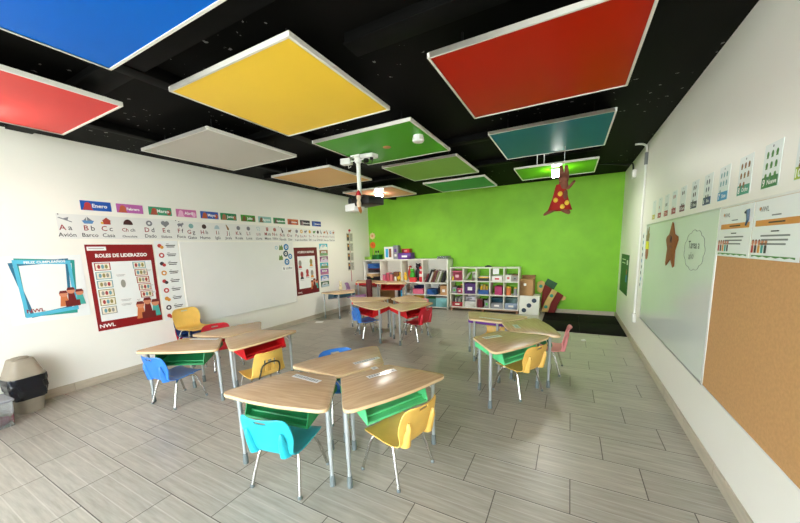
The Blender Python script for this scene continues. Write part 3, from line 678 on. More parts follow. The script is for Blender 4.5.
ICON = ['grey', 'blue', 'red', 'choc', 'grey', 'grey', 'grey', 'teal', 'dk', 'pale', 'brown', 'grey', 'grey', 'pale', 'skin', 'skin', 'dk', 'brown', 'grey', 'yellow', 'grey', 'yellow', 'green', 'dk', 'grey', 'rust', 'rust', 'blue', 'rust']
SEG = [(1.40, 2.62, 0, 7, 'first sheet of the letter banner, A to F, above the red poster'), (2.62, 4.43, 7, 16, 'middle sheet of the letter banner, over the whiteboard'), (4.43, 6.05, 16, 29, 'last sheet of the letter banner, towards the green wall')]
BAN = M('banner_paper', (230, 230, 224), .5, var=.01)
for s0, s1, i0, i1, lb in SEG:
    yc = (s0 + s1) / 2; zc = 1.843 - (yc - 1.4) * .0075
    t, z = sheet('letter_banner', lb, 'banner', 'L', yc, zc, s1 - s0 - .004, .268, BAN, group='letter banner sheets')
    for i in range(i0, i1):
        mi = MB(); mr = MB()
        L_, wd, yy = LET[i]; x = yy - yc; m = ic[ICON[i]]; k = i % 5; yi = .072
        cell = min(.16, (LET[min(i + 1, 28)][2] - LET[max(i - 1, 0)][2]) / (2 if 0 < i < 28 else 1) * .86)
        if wd == 'Avión': mi.poly([(x - .06, yi + .02), (x - .045, yi + .025), (x + .055, yi - .02), (x + .05, yi - .028)], z, m); mi.poly([(x - .02, yi + .01), (x + .02, yi - .01), (x + .03, yi + .03)], z + .0004, m)
        elif wd == 'Barco': mi.poly([(x - .055, yi), (x + .055, yi), (x + .035, yi - .035), (x - .035, yi - .035)], z, m); mi.poly([(x - .005, yi), (x + .04, yi), (x - .005, yi + .045)], z, ic['grey']); mi.poly([(x - .012, yi), (x - .04, yi), (x - .012, yi + .035)], z, ic['grey'])
        elif wd == 'Casa': mi.rect(x - .035, yi - .035, x + .035, yi + .005, z, m); mi.poly([(x - .045, yi + .005), (x + .045, yi + .005), (x, yi + .045)], z, m); mi.disc(x - .045, yi - .02, .014, z + .0004, ic['yellow'])
        elif wd in ('Elefante',): mi.disc(x - .022, yi + .012, .028, z, m); mi.disc(x + .022, yi + .012, .028, z + .0003, m); mi.poly([(x - .045, yi), (x + .045, yi), (x, yi - .045)], z + .0005, m)
        elif wd in ('Dado', 'Queso', 'Yoyo'): mi.ring(x, yi, .016, .036 if cell > .1 else .028, z, m)
        elif wd in ('Jirafa', 'Vela', 'Xilófono', 'Ñandú'): mi.poly([(x - .03, yi + .045), (x - .018, yi + .045), (x + .02, yi - .01), (x + .02, yi - .04), (x - .005, yi - .04)], z, m)
        elif wd == 'Lluvia':
            for a, b in ((-.03, .02), (0, .03), (.03, .015), (-.015, -.015), (.02, -.02)): mi.disc(x + a, yi + b, .008, z, m, ry=.014)
        elif wd == 'Mano':
            mi.disc(x, yi - .01, .024, z, m)
            for a in (-.02, -.007, .007, .02): mi.rect(x + a - .005, yi, x + a + .005, yi + .038, z + .0003, m)
        elif wd == 'Iglú': mi.poly([(x + .042 * math.cos(a * PI / 10), yi - .03 + .06 * math.sin(a * PI / 10)) for a in range(11)], z, m)
        elif wd == 'Chocolate': mi.poly([(x + .05 * math.cos(a * PI / 10), yi - .03 + .065 * math.sin(a * PI / 10)) for a in range(11)], z, m)
        elif wd in ('Foca', 'Oso', 'Zorro', 'Tortuga', 'Waffle', 'Ratón'):
            w = min(.036, cell * .33); mi.disc(x, yi, w, z, m, ry=.02); mi.disc(x + w, yi + .015, .014, z + .0003, m); mi.rect(x - w * .7, yi - .035, x - w * .4, yi, z + .0003, m); mi.rect(x + w * .4, yi - .035, x + w * .7, yi, z + .0003, m)
        else: mi.disc(x, yi, min(.034, cell * .35), z, m, ry=.034)
        fs = min(.082, cell / max(len(L_), 3.2) * 1.8)
        w2 = min(.062, cell / len(wd) * 2.1)
        mr.text(L_.split(' ')[0], x - .004, -.04, fs, z, redink, align='RIGHT', bold=.0008); mr.text(L_.split(' ')[1], x + .012, -.04, fs, z, ink, align='LEFT', bold=.0004)
        mr.text(wd, x, -.112, w2, z, ink, bold=.0004)
        pr(mi, t, 'letter_picture'); pr(mr, t, 'lettering')
    mb = MB()
    for sx in (-1, 1): mb.disc(sx * ((s1 - s0) / 2 - .02), .128, .006, z + .001, ink)
    pr(mb, t, 'pin_head')
# month cards
MON = [('Enero', 1.757, (18, 84, 176), (190, 60, 60)), ('Febrero', 2.085, (186, 98, 170), (190, 90, 60)), ('Marzo', 2.425, (60, 156, 112), (170, 80, 60)), ('Abril', 2.76, (206, 112, 164), (236, 180, 210)), ('Mayo', 3.098, (50, 90, 176), (190, 90, 50)), ('Junio', 3.41, (30, 130, 80), (170, 110, 80)),
       ('Julio', 3.77, (60, 140, 40), (110, 80, 40)), ('Agosto', 4.112, (140, 190, 180), (120, 90, 60)), ('Septiembre', 4.441, (30, 130, 60), (90, 70, 50)), ('Octubre', 4.783, (206, 100, 40), (150, 60, 40)), ('Noviembre', 5.116, (40, 34, 44), (140, 110, 120)), ('Diciembre', 5.458, (34, 60, 140), (90, 120, 190))]
MC = ['royal blue', 'orchid pink', 'sea green', 'rose pink', 'mid blue with orange corner', 'dark green with brown corner', 'leaf green', 'pale aqua', 'forest green', 'orange', 'black', 'navy blue']
for i, (w, yy, c1, c2) in enumerate(MON):
    t, z = sheet('month_card', '%s card reading %s in the row above the letter banner' % (MC[i], w), 'card', 'L', yy, 2.081 - (yy - 1.75) * .005, .276, .106, col('month_%d' % i, c1), group='month cards above the letter banner')
    a = col('monthb_%d' % i, c2); mb = MB()
    mb.disc(-.075, -.005, .032, z, a, ry=.042); mb.poly([(-.125, -.05), (-.03, -.05), (-.06, .0), (-.1, .01)], z + .0004, a)
    if i in (2, 3, 4, 5, 6, 9): mb.disc(.1, -.012, .028, z, a, ry=.036)
    pr(mb, t, 'picture')
    mb = MB(); mb.text(w, .03, -.018, .058 if len(w) < 7 else .042, z + .001, white_ink, bold=.0015); pr(mb, t, 'lettering')

# ---- right wall
t = thing('whiteboard', 'glossy white board on the right wall with star and cloud', 'whiteboard', mtx=frame_at('R', 3.985, 1.08, .005))
mb = MB(); mb.box((0, 0, 0), (2.27, 1.19, .008), board_r); mb.build('writing_surface', t, smooth=0)
mb = MB()
for s in (-1, 1): mb.box((0, s * .598, .002), (2.29, .014, .010), alu); mb.box((s * 1.138, 0, .002), (.016, 1.19, .010), white_plastic)
mb.build('frame', t, bevel=.002)
def rb(u, v): return -(u - 3.985), v - 1.08
mb = MB()
N_ = 11; pts = []
for i in range(N_ * 8 + 1):
    a = 2 * PI * i / (N_ * 8); k = 1 + .09 * abs(math.sin(a * N_ / 2)); x, y = rb(3.28 + .22 * k * math.cos(a), 1.40 + .145 * k * math.sin(a)); pts.append((x, y, .0045))
mb.tube(pts, .0022, grey_plastic, 4); mb.build('marker_cloud', t)
mb = MB(); x, y = rb(3.29, 1.405); mb.text('Tarea a', x, y + .01, .085, .0052, ink, bold=.001); mb.text('año', x - .04, y - .075, .085, .0052, grey_plastic, bold=.0006, rot=.06); pr(mb, t, 'handwriting')
starm = M('brown_felt_star', (134, 80, 26), .85, var=.15, scale=18)
t = thing('felt_star', 'brown star shaped cutout stuck on the right whiteboard', 'star', mtx=frame_at('R', 3.9, 1.43, .0096))
S = [(-.03, .222), (.0, .21), (.075, .11), (.185, .085), (.195, .05), (.125, -.04), (.135, -.185), (.10, -.2), (.0, -.125), (-.135, -.195), (-.16, -.17), (-.135, -.03), (-.2, .055), (-.185, .085), (-.1, .11)]
mb = MB(); mb.prism(S, 0, .008, starm); mb.build('cutout', t, bevel=.003)
mb = MB(); mb.tube([(-.05, .1, .009), (-.03, .03, .0095), (.0, .09, .0095), (.02, .03, .009)], .0022, ink, 4); mb.tube([(-.06, 0, .009), (.05, -.02, .009)], .002, ink, 4); mb.build('marker_lines', t)
t = thing('paper_pineapple', 'paper pineapple with yellow middle at the left edge of the right whiteboard', 'decoration', mtx=frame_at('R', 5.0, 1.45, .009))
mb = MB(); mb.lathe([(.075, 0), (.075, .004), (.001, .005)], M('pine_brown', (150, 96, 60), .7), (0, -.12, 0), 18, 1, 1.05); mb.build('base', t)
mb = MB(); mb.prism([(-.08, -.07), (.09, -.07), (.08, .02), (-.07, .03)], .002, .007, M('pine_yellow', (214, 214, 40), .7)); mb.build('middle', t)
mb = MB(); mb.prism([(-.07, .03), (.06, .03), (.09, .12), (.04, .1), (.05, .2), (0, .12), (-.05, .19), (-.04, .1), (-.09, .1)], 0, .005, M('pine_leaf', (130, 120, 70), .7)); mb.build('leaves', t)
# cork board
t = thing('cork_board', 'large brown cork board on the right wall nearest the viewer', 'cork board', mtx=frame_at('R', 1.856, 1.08, .005))
mb = MB(); mb.box((0, 0, 0), (1.94, 1.19, .008), cork); mb.build('cork_sheet', t, smooth=0)
mb = MB()
for s in (-1, 1): mb.box((0, s * .598, .002), (1.96, .012, .010), white_plastic); mb.box((s * .974, 0, .002), (.014, 1.19, .010), white_plastic)
mb.build('frame', t, bevel=.002)
for i, (u, lb) in enumerate(((2.612, 'white notice with orange bar at the left end of the cork board'), (2.177, 'white notice with orange bar, second along the cork board'), (1.742, 'white notice with orange bar, third along the cork board'))):
    t = thing('notice_sheet', lb, 'notice', mtx=frame_at('R', u, 1.523, .0112), group='notices on the cork board')
    mb = MB(); mb.box((0, 0, 0), (.427, .294, .002), gloss_paper); mb.build('sheet', t, smooth=0); z = .0022
    mb = MB(); mb.rect(-.185, .018, .185, .048, z, col('notice_orange', (206, 140, 66))); lines(mb, -.06, .08, .03, 1, .01, ink, z + .0006, .007); pr(mb, t, 'orange_bar')
    mb = MB(); mb.text('NWL', -.11, .09, .034, z, grey_plastic, bold=.0008); mb.disc(-.155, .105, .009, z, col('notice_orange', (206, 140, 66))); lines(mb, -.04, .04, .064, 1, .01, grey_plastic, z, .006); lines(mb, -.03, .04, -.012, 1, .01, ink, z, .006); lines(mb, -.12, .13, -.034, 3, .02, grey_plastic, z, .008); pr(mb, t, 'lettering')
    mb = MB()
    for k in range(5):
        x = -.19 + k * .032; mb.disc(x, -.065, .012, z, col('print_skin', (214, 140, 104), .5)); mb.disc(x, -.06, .013, z - .0004, col('print_maroon', (110, 26, 24), .5)); mb.rect(x - .011, -.115, x + .011, -.077, z, [ri[0], ri[2], ri[1], col('print_teal', (70, 170, 160), .5), ri[2]][k])
    pr(mb, t, 'picture')
    mb = MB(); mb.poly([(.19 - k * .038, -.137 + (.006 if k % 2 else 0)) for k in range(11)] + [(-.19, -.127), (.19, -.127)], z, ic['green']); pr(mb, t, 'grass_edge')
    if i == 0:
        mb = MB(); mb.tube([(.13, .1, z), (.16, .11, z), (.165, .06, z), (.145, .03, z + .001)], [.008, .012, .008, .004], sd, 6); mb.build('bird_drawing', t)
# number cards
NUM = [('0', 'Cero', (190, 180, 60)), ('1', 'Uno', (176, 60, 60)), ('2', 'Dos', (170, 50, 50)), ('3', 'Tres', (160, 50, 60)), ('4', 'Cuatro', (116, 40, 60)), ('5', 'Cinco', (40, 42, 70)), ('6', 'Seis', (24, 50, 100)), ('7', 'Siete', (60, 150, 196)), ('8', 'Ocho', (50, 150, 120)), ('9', 'Nueve', (20, 120, 50)), ('10', 'Diez', (168, 190, 40))]
NC = ['olive yellow', 'brick red', 'crimson', 'dusky red', 'maroon', 'charcoal navy', 'deep navy', 'sky blue', 'teal green', 'grass green', 'lime']
nb = M('number_card_white', (224, 232, 226), .4, var=.01)
for i, (a, w, c1) in enumerate(NUM):
    yy = [4.835, 4.55, 4.275, 3.995, 3.725, 3.425, 3.145, 2.87, 2.585, 2.31, 2.03][i]
    t, z = sheet('number_card', 'number %s card with %s label on the right wall' % (a, NC[i]), 'card', 'R', yy, 1.835, .16, .215, nb, .002, .0015, group='number cards on the right wall')
    mb = MB(); mb.rect(-.073, -.105, .073, -.052, z, col('number_%d' % i, c1)); pr(mb, t, 'label_band')
    mb = MB(); mb.text(a, -.05, -.096, .05, z + .001, white_ink, bold=.001); mb.text(w, .022, -.09, .033, z + .001, white_ink, bold=.0006); pr(mb, t, 'lettering')
    n = int(a); mb = MB(); cm = ic[['yellow', 'red', 'dk', 'red', 'dk', 'dk', 'blue', 'teal', 'brown', 'green', 'brown'][i]] if i != 6 else sd
    mb.disc(0, .09, .006, z, grey_plastic)
    for k in range(n):
        c_ = 3 if n > 6 else 2; rw = math.ceil(n / c_); x = ((k % c_) - (c_ - 1) / 2) * .042; y = .055 - (k // c_) * .105 / max(rw - 1, 1) if rw > 1 else .01
        mb.disc(x, y, .011, z, cm, ry=.016); mb.rect(x - .01, y - .017, x + .01, y - .012, z + .0004, cm)
    pr(mb, t, 'picture')
# green board, wall strip, conduit
t, z = sheet('green_poster', 'dark green chalkboard poster on the right wall by the corner', 'poster', 'R', 6.78, .92, .86, .67, M('poster_green', (20, 84, 40), .5, var=.08))
mb = MB(); lines(mb, -.3, .1, .24, 2, .06, white_ink, z, .015); mb.rect(.22, .17, .36, .25, z, paper); mb.disc(.26, .05, .05, z, ic['skin']); mb.rect(.2, -.12, .32, .0, z, ic['blue']); pr(mb, t, 'picture')
t, z = sheet('wall_strip', 'narrow pale strip with dark marks between conduit and whiteboard', 'strip', 'R', 5.3, 1.22, .1, .74, nb)
mb = MB()
for k in range(9): mb.disc(-.01 + (k % 2) * .02, .32 - k * .08, .022, z, [ink, sb, ri[2]][k % 3], ry=.026)
pr(mb, t, 'print')
t = thing('cable_conduit', 'white cable conduit running down the right wall near the corner', 'conduit', (XR - .016, 5.47, 0))
mb = MB(); mb.tube(cr([(-.13, .03, 2.762), (-.09, .02, 2.758), (-.03, .005, 2.735), (-.003, 0, 2.66), (0, 0, 2.3), (0, 0, 1.2), (0, 0, .472)], 5), .014, white_plastic, 10); mb.build('pipe', t)
mb = MB(); mb.lathe([(.02, 0), (.021, .15), (.02, .155)], grey_plastic, (-.001, 0, 2.48), 14); mb.build('coupling', t)
t = thing('wall_outlet', 'white surface outlet box at the foot of the conduit', 'outlet', (XR - .022, 5.45, .412))
mb = MB(); mb.box((0, 0, 0), (.04, .12, .12), white_plastic); mb.build('box', t, bevel=.006)
mb = MB(); mb.box((-.021, 0, 0), (.004, .08, .06), white_plastic); mb.build('cover', t, bevel=.001)
t = thing('junction_box', 'small white junction box high on the right wall with black cable', 'box', (XR - .025, 6.35, 2.52))
mb = MB(); mb.box((0, 0, 0), (.05, .12, .12), white_plastic); mb.build('case', t, bevel=.006)
mb = MB(); mb.tube(cr([(-.01, 0, .06), (-.03, -.01, .16), (-.12, -.02, .15), (-.35, 0, .2), (-.6, .05, .24)], 4), .012, black_plastic, 8); mb.build('cable', t)

# ------------------------------------------------------------------ waste bin and storage box
taupe = M('taupe_plastic', (156, 146, 128), .5, var=.04)
def rrect(w, d, r, n=5):
    out = []
    for sx, sy, a0 in ((1, 1, 0), (-1, 1, 90), (-1, -1, 180), (1, -1, 270)):
        for k in range(n): a = R(a0 + 90 * k / (n - 1)); out.append((sx * (w / 2 - r) + r * math.cos(a), sy * (d / 2 - r) + r * math.sin(a)))
    return out
def loft(mb, secs, mat, cap=True):
    n = len(secs[0][0]); vs = [(x, y, z) for P, z in secs for x, y in P]
    fs = [(i * n + k, i * n + (k + 1) % n, (i + 1) * n + (k + 1) % n, (i + 1) * n + k) for i in range(len(secs) - 1) for k in range(n)]
    if cap: fs += [list(range(n))[::-1], list(range((len(secs) - 1) * n, len(secs) * n))]
    mb.add(vs, fs, mat)
t = thing('waste_bin', 'taupe swing top waste bin lined with a black bag, by the left wall', 'bin', (-4.72, .91, 0), R(6)); t.scale = (.88, .88, .98)
mb = MB(); loft(mb, [(rrect(.22, .2, .07), 0), (rrect(.25, .24, .08), .15), (rrect(.28, .29, .08), .36), (rrect(.285, .295, .08), .375)], taupe); mb.build('body', t)
mb = MB(); loft(mb, [(rrect(.30, .305, .085), .365), (rrect(.305, .31, .085), .385), (rrect(.285, .285, .08), .395), (rrect(.24, .215, .05), .48), (rrect(.215, .175, .04), .535), (rrect(.20, .16, .035), .545)], taupe); mb.build('lid', t, smooth=40)
mb = MB(); loft(mb, [(rrect(.15, .14, .06), .541), (rrect(.14, .13, .06), .556), (rrect(.08, .08, .035), .562)], M('taupe_dark', (138, 128, 110), .5)); mb.build('swing_flap', t)
bag = M('black_bin_bag', (16, 18, 26), .22, var=.1)
mb = MB(); secs = []
for k in range(12):
    zz = .14 + k * .021; s = .268 + k * .0038; P = rrect(s, s + .01, .08, 9); Q = []
    for i, (x, y) in enumerate(P):
        q = 1 + .035 * math.sin(i * 1.7 + k * .9) + .03 * math.sin(i * .8 - k * .6) + random.uniform(-.012, .012); Q.append((x * q, y * q))
    secs.append((Q, zz + .012 * math.sin(len(secs) * 2)))
n = len(secs[0][0]); secs[0] = ([p for p in secs[0][0]], .145)
loft(mb, secs, bag, cap=False)
mb.flat = False; mb.build('bin_bag', t, smooth=25)
clear = M('clear_plastic', (235, 238, 240), .12, trans=.92, var=.0)
t = thing('storage_box', 'low clear plastic storage box on the floor at the left edge', 'storage box', (-4.53, .545, 0), R(2))
mb = MB()
loft(mb, [(rrect(.25, .40, .03), .004), (rrect(.27, .43, .03), .23)], clear, cap=False); loft(mb, [(rrect(.244, .394, .028), .008), (rrect(.264, .424, .028), .23)], clear, cap=False); mb.box((0, 0, .004), (.24, .39, .006), clear); mb.build('tub', t)
mb = MB(); loft(mb, [(rrect(.285, .445, .035), .23), (rrect(.29, .45, .035), .24), (rrect(.27, .43, .03), .25)], M('clear_lid', (205, 208, 214), .25, trans=.5)); mb.build('lid', t)
for x, y, r, m, lb in ((-4.51, .66, .052, col('toy_pink', (226, 110, 140)), 'pink toy lump inside the clear storage box'), (-4.51, .53, .052, col('toy_yellow', (240, 200, 70)), 'yellow toy lump inside the clear storage box'), (-4.52, .415, .05, col('toy_rose', (200, 70, 90)), 'rose red toy lump inside the clear storage box')):
    mb = MB(); mb.ball((0, 0, 0), r, m, 1, 1.25, .9); mb.ball((.0, r * .7, r * .3), r * .5, m); tag(mb.build('soft_toy', loc=(x, y, .012 + r * .9)), lb, 'toy')

# ------------------------------------------------------------------ floor mats
matm = M('black_rubber', (18, 16, 15), .8, var=.25, scale=14, bump=.2, spec=.12)
k = 0
for i in range(2):
    for j in range(2):
        x0, x1 = ((-.42, .2), (.2015, .845))[i]; y0, y1 = ((5.93, 6.7), (6.7015, 7.49))[j]
        mb = MB(); mb.box(((x0 + x1) / 2, (y0 + y1) / 2, .008), (x1 - x0, y1 - y0, .016), matm)
        tag(mb.build('floor_mat', bevel=.004), ['front left', 'back left', 'front right', 'back right'][k] + ' black rubber mat on the floor below the green wall', 'mat', 'black rubber mats'); k += 1

# ------------------------------------------------------------------ tall white shelf
SX0, SX1, SY0, SY1 = -4.85, -2.5, 7.1, 7.48
t = thing('tall_shelf', 'tall white shelf unit full of toys against the green wall', 'shelf', (0, 0, 0))
def board(mb, x0, x1, y0, y1, z0, z1, m=white_lam): mb.box(((x0 + x1) / 2, (y0 + y1) / 2, (z0 + z1) / 2), (x1 - x0, y1 - y0, z1 - z0), m)
mb = MB(); board(mb, SX0, SX1, SY1 - .012, SY1, 0, 1.2); mb.build('back_panel', t, smooth=0)
for z0, z1 in ((1.18, 1.205), (.615, .64), (.03, .055)):
    mb = MB(); board(mb, SX0, SX1, SY0, SY1, z0, z1); mb.build('shelf_board', t, bevel=.002)
for x in (SX0, SX1 - .025):
    mb = MB(); board(mb, x, x + .025, SY0, SY1, 0, 1.2); mb.build('side_panel', t, bevel=.002)
for x in (-4.33, -3.72, -3.145):
    mb = MB(); board(mb, x - .011, x + .011, SY0, SY1 - .012, .64, 1.18); mb.build('divider', t, bevel=.002)
for x in (-4.3, -4.0, -3.69, -3.09):
    mb = MB(); board(mb, x - .011, x + .011, SY0, SY1 - .012, .055, .615); mb.build('divider', t, bevel=.002)
mb = MB(); board(mb, -3.08, SX1 - .025, SY0, SY1 - .012, .325, .343); mb.build('shelf_board', t, bevel=.002)
mb = MB(); board(mb, -3.68, -3.1, SY0, SY1 - .012, .325, .343); mb.build('shelf_board', t, bevel=.002)

# generic stored items
def bx(name, label, cat, c, d, m, rz=0, lid=None, grp=None, bev=.006, mark=None, tilt=0):
    """an open or lidded box: c is the centre of its base"""
    t = thing(name, label, cat, c, rz, grp); w, dd, h = d; th = .006
    if tilt: t.rotation_euler = (0, tilt, rz)
    mb = MB()
    mb.box((0, 0, th / 2), (w, dd, th), m)
    for s in (-1, 1): mb.box((s * (w / 2 - th / 2), 0, h / 2), (th, dd, h), m); mb.box((0, s * (dd / 2 - th / 2), h / 2), (w - 2 * th, th, h), m)
    mb.build('body', t, bevel=.0015, seg=1)
    if lid:
        mb = MB(); mb.box((0, 0, h + .006), (w + .012, dd + .012, .018), lid); mb.build('lid', t, bevel=.003)
    else:
        mb = MB()
        for s in (-1, 1): mb.box((s * (w / 2), 0, h - .008), (.012, dd + .012, .016), m); mb.box((0, s * (dd / 2), h - .008), (w, .012, .016), m)
        mb.build('rim', t, bevel=.002)
    if mark:
        mb = MB(); mb.box((0, -dd / 2 - .0015, h * .5), (w * .42, .003, h * .32), mark); mb.build('paper_label', t)
    return t
def book(label, c, w, d, h, m, tilt=0., grp=None, name='book', cat='book'):
    """spine faces the room; c is the base centre; tilt leans it sideways"""
    t = thing(name, label, cat, c, 0, grp); t.rotation_euler = (0, tilt, 0)
    mb = MB(); mb.box((0, 0, h / 2), (w * .8, d - .008, h - .008), paper); mb.build('pages', t)
    mb = MB()
    for s in (-1, 1): mb.box((s * (w / 2 - .0015), 0, h / 2), (.003, d, h), m)
    mb.box((0, -d / 2 + .0015, h / 2), (w, .003, h), m); mb.build('cover', t)
    return t
def toy(name, label, cat, c, spec, grp=None, rz=0):
    """spec: list of (part, kind, args) ; part meshes under one Empty"""
    t = thing(name, label, cat, c, rz, grp)
    for part, kind, m, a in spec:
        mb = MB(); getattr(mb, kind)(*a[:1], *a[1:2], m, *a[2:]) if kind in ('ball', 'tube', 'box') else mb.lathe(a[0], m, *a[1:])
        mb.build(part, t, bevel=.004 if kind == 'box' else 0)
    return t
def jar(label, c, r, h, m, lm, name='jar', cat='jar', grp=None):
    t = thing(name, label, cat, c, 0, grp)
    mb = MB(); mb.lathe([(r * .9, 0), (r, .01), (r, h * .8), (r * .8, h * .86), (r * .8, h * .88)], m, n=16); mb.build('body', t)
    mb = MB(); mb.lathe([(r * .86, h * .87), (r * .88, h), (r * .8, h + .004)], lm, n=16); mb.build('lid', t)
    return t
K = lambda n, c, r=.5: col('k_' + n, c, r)
kb = K('blue', (32, 88, 160)); kdk = K('dark', (36, 32, 38)); kpk = K('pink', (226, 110, 140)); kye = K('yellow', (240, 196, 50)); kgr = K('green', (60, 176, 40)); krd = K('red', (200, 30, 44)); kpu = K('purple', (96, 52, 140)); ktl = K('teal', (40, 140, 140)); kaq = K('aqua', (140, 206, 214)); kgy = K('grey', (140, 142, 146)); kna = K('navy', (30, 34, 100)); kli = K('lime', (150, 206, 70)); kmg = K('magenta', (176, 40, 100)); kmr = K('maroon', (110, 24, 36)); kbr = K('brown', (130, 84, 50)); ktan = K('tan', (206, 170, 120)); kcy = K('cyan', (60, 170, 220)); kwh = K('white', (236, 234, 228)); kdg = K('deepgreen', (16, 110, 40))
ZU, ZL = .642, .057
# upper left bay: games and blue box
bx('game_box', 'dark board game box lying lowest in the upper left bay', 'box', (-4.62, 7.315, ZU), (.38, .28, .09), kdk, lid=kdk)
bx('game_box', 'tan board game box lying second in the upper left bay', 'box', (-4.64, 7.315, ZU + .116), (.33, .26, .08), ktan, lid=kwh)
bx('game_box', 'black game box third in the pile of the upper left bay', 'box', (-4.58, 7.315, ZU + .222), (.36, .26, .085), kdk, lid=kmr)
bx('storage_bin', 'blue storage bin on top of the pile in the upper left bay', 'bin', (-4.58, 7.315, ZU + .333), (.36, .26, .12), kb)
toy('toy_bouquet', 'yellow flower toy before the game boxes in the upper left bay', 'toy', (-4.6, 7.11, ZU), [('stem', 'tube', kdg, ([(0, 0, 0), (0, .0, .1)], .008)), ('bloom', 'ball', ktan, ((0, 0, .13), .045))])
# second bay: pink tea set
for i, (x, h) in enumerate(((-4.27, .16), (-4.175, .2), (-4.085, .18))):
    bx('toy_case', ['left hand pink toy case in the second upper bay', 'tallest pink toy case in the second upper bay', 'right hand pink toy case in the second upper bay'][i], 'toy', (x, 7.25 + i * .02, ZU), (.075, .16, h), (kpk, K('rose', (206, 84, 100)), K('coral', (232, 130, 130)))[i], lid=(K('dusty', (150, 110, 120)), kpk, kgy)[i], grp='pink toy cases')
bx('toy_crate', 'small brown crate beside the pink toy cases', 'crate', (-3.95, 7.3, ZU), (.14, .12, .22), kbr, lid=kmr)
toy('toy_giraffe', 'yellow toy giraffe standing in the second upper bay', 'toy', (-3.84, 7.2, ZU), [('body', 'ball', kye, ((0, 0, .09), .05, 1.1, .8, .9)), ('neck', 'tube', kye, ([(.02, 0, .1), (.03, 0, .2)], .018)), ('head', 'ball', kye, ((.035, -.01, .21), .026)), ('leg', 'tube', kye, ([(-.03, 0, 0), (-.03, 0, .08)], .012)), ('leg', 'tube', kye, ([(.03, 0, 0), (.03, 0, .08)], .012))])
jar('white jar beside the toy giraffe', (-3.93, 7.17, ZU), .03, .12, kwh, kwh)
# third bay: plush
toy('plush_frog', 'green plush frog in the third upper bay', 'plush toy', (-3.51, 7.31, ZU), [('body', 'ball', kgr, ((0, 0, .13), .075, 1, .8, 1.7)), ('head', 'ball', kgr, ((0, -.01, .28), .055)), ('eye', 'ball', kwh, ((-.025, -.03, .33), .018)), ('eye', 'ball', kwh, ((.025, -.03, .33), .018))])
toy('plush_bear', 'dark brown plush bear behind the green frog', 'plush toy', (-3.38, 7.385, ZU), [('body', 'ball', kdk, ((0, 0, .17), .075, 1, .8, 2.2)), ('head', 'ball', kdk, ((0, 0, .37), .065)), ('ear', 'ball', kdk, ((-.045, 0, .43), .022)), ('ear', 'ball', kdk, ((.045, 0, .43), .022))])
toy('plush_parrot', 'red plush bird left of the green frog', 'plush toy', (-3.615, 7.38, ZU), [('body', 'ball', krd, ((0, 0, .17), .05, 1, .8, 3.2)), ('head', 'ball', krd, ((.02, -.01, .35), .04)), ('beak', 'ball', kye, ((.02, -.05, .345), .014))])
toy('toy_duck', 'yellow toy duck at the left of the third upper bay', 'toy', (-3.65, 7.2, ZU), [('body', 'ball', kye, ((0, 0, .1), .045, 1, 1, 1.9)), ('head', 'ball', kye, ((0, 0, .2), .036)), ('base', 'ball', kwh, ((0, 0, .02), .05, 1, 1, .4))])
bx('toy_basket', 'red coral basket in front of the green frog', 'basket', (-3.42, 7.165, ZU), (.16, .1, .11), K('coral2', (230, 70, 70)))
toy('striped_doll', 'red and white striped doll at the right of the third upper bay', 'doll', (-3.23, 7.22, ZU), [('body', 'lathe', krd, ([(.04, 0), (.055, .04), (.05, .13)],)), ('torso', 'lathe', kwh, ([(.05, .13), (.05, .2)],)), ('sash', 'lathe', krd, ([(.05, .2), (.045, .26)],)), ('head', 'ball', kwh, ((0, 0, .3), .04)), ('hat', 'lathe', krd, ([(.05, .32), (.045, .35), (.02, .38)],))])
# fourth bay: leaning books
bk = [kmr, kdk, kwh, kbr, K('plum', (120, 60, 70)), K('olive', (150, 150, 110)), kwh, K('moss', (110, 120, 80)), kdk]
bl = ['maroon', 'black', 'white', 'brown', 'plum', 'olive', 'cream white', 'moss green', 'charcoal']
for i in range(9):
    book(bl[i] + ' book, number %s from the left leaning in the fourth upper bay' % ['one', 'two', 'three', 'four', 'five', 'six', 'seven', 'eight', 'nine'][i], (-3.09 + i * .052, 7.25, ZU + .006), .034, .22, (.22, .33, .26, .3, .31, .28, .29, .25, .3)[i], bk[i], R(24 - i * .5), 'books leaning in the tall shelf')
# top of tall shelf
ZT = 1.206
bx('top_tray', 'pale green tray on the left end of the tall shelf top', 'tray', (-4.75, 7.28, ZT), (.2, .2, .07), kli)
bx('green_bin', 'dark green bin on the tall shelf top holding scissors', 'bin', (-4.53, 7.3, ZT), (.2, .2, .12), kdg)
for i, x in enumerate((-4.57, -4.5)):
    toy('scissors', ['left hand', 'right hand'][i] + ' black handled scissors standing in the dark green bin', 'scissors', (x, 7.3, ZT + .012), [('blade', 'tube', alu, ([(0, 0, 0), (.005, 0, .16)], .007)), ('handle', 'ball', black_plastic, ((.005, 0, .19), .026, 1, .4, 1.3))])
t = thing('picture_box', 'white box with blue and brown pictures on the tall shelf top', 'box', (-4.15, 7.3, ZT))
mb = MB(); mb.box((0, 0, .16), (.25, .12, .32), kwh); mb.build('body', t, bevel=.004)
mb = MB(); mb.box((-.045, -.0615, .16), (.08, .003, .22), kcy); mb.box((.05, -.0615, .16), (.07, .003, .22), kbr); mb.build('picture', t)
t = thing('picture_box', 'grey patterned box on the tall shelf top, right of the white one', 'box', (-3.95, 7.33, ZT))
mb = MB(); mb.box((0, 0, .175), (.13, .16, .35), kgy); mb.build('body', t, bevel=.004)
mb = MB(); mb.box((0, -.0815, .22), (.06, .003, .08), kpu); mb.box((0, -.0815, .1), (.06, .003, .06), kwh); mb.build('picture', t)
bx('purple_case', 'purple case with white label on the tall shelf top', 'case', (-3.66, 7.29, ZT), (.36, .22, .14), kpu, lid=kpu, mark=kwh)
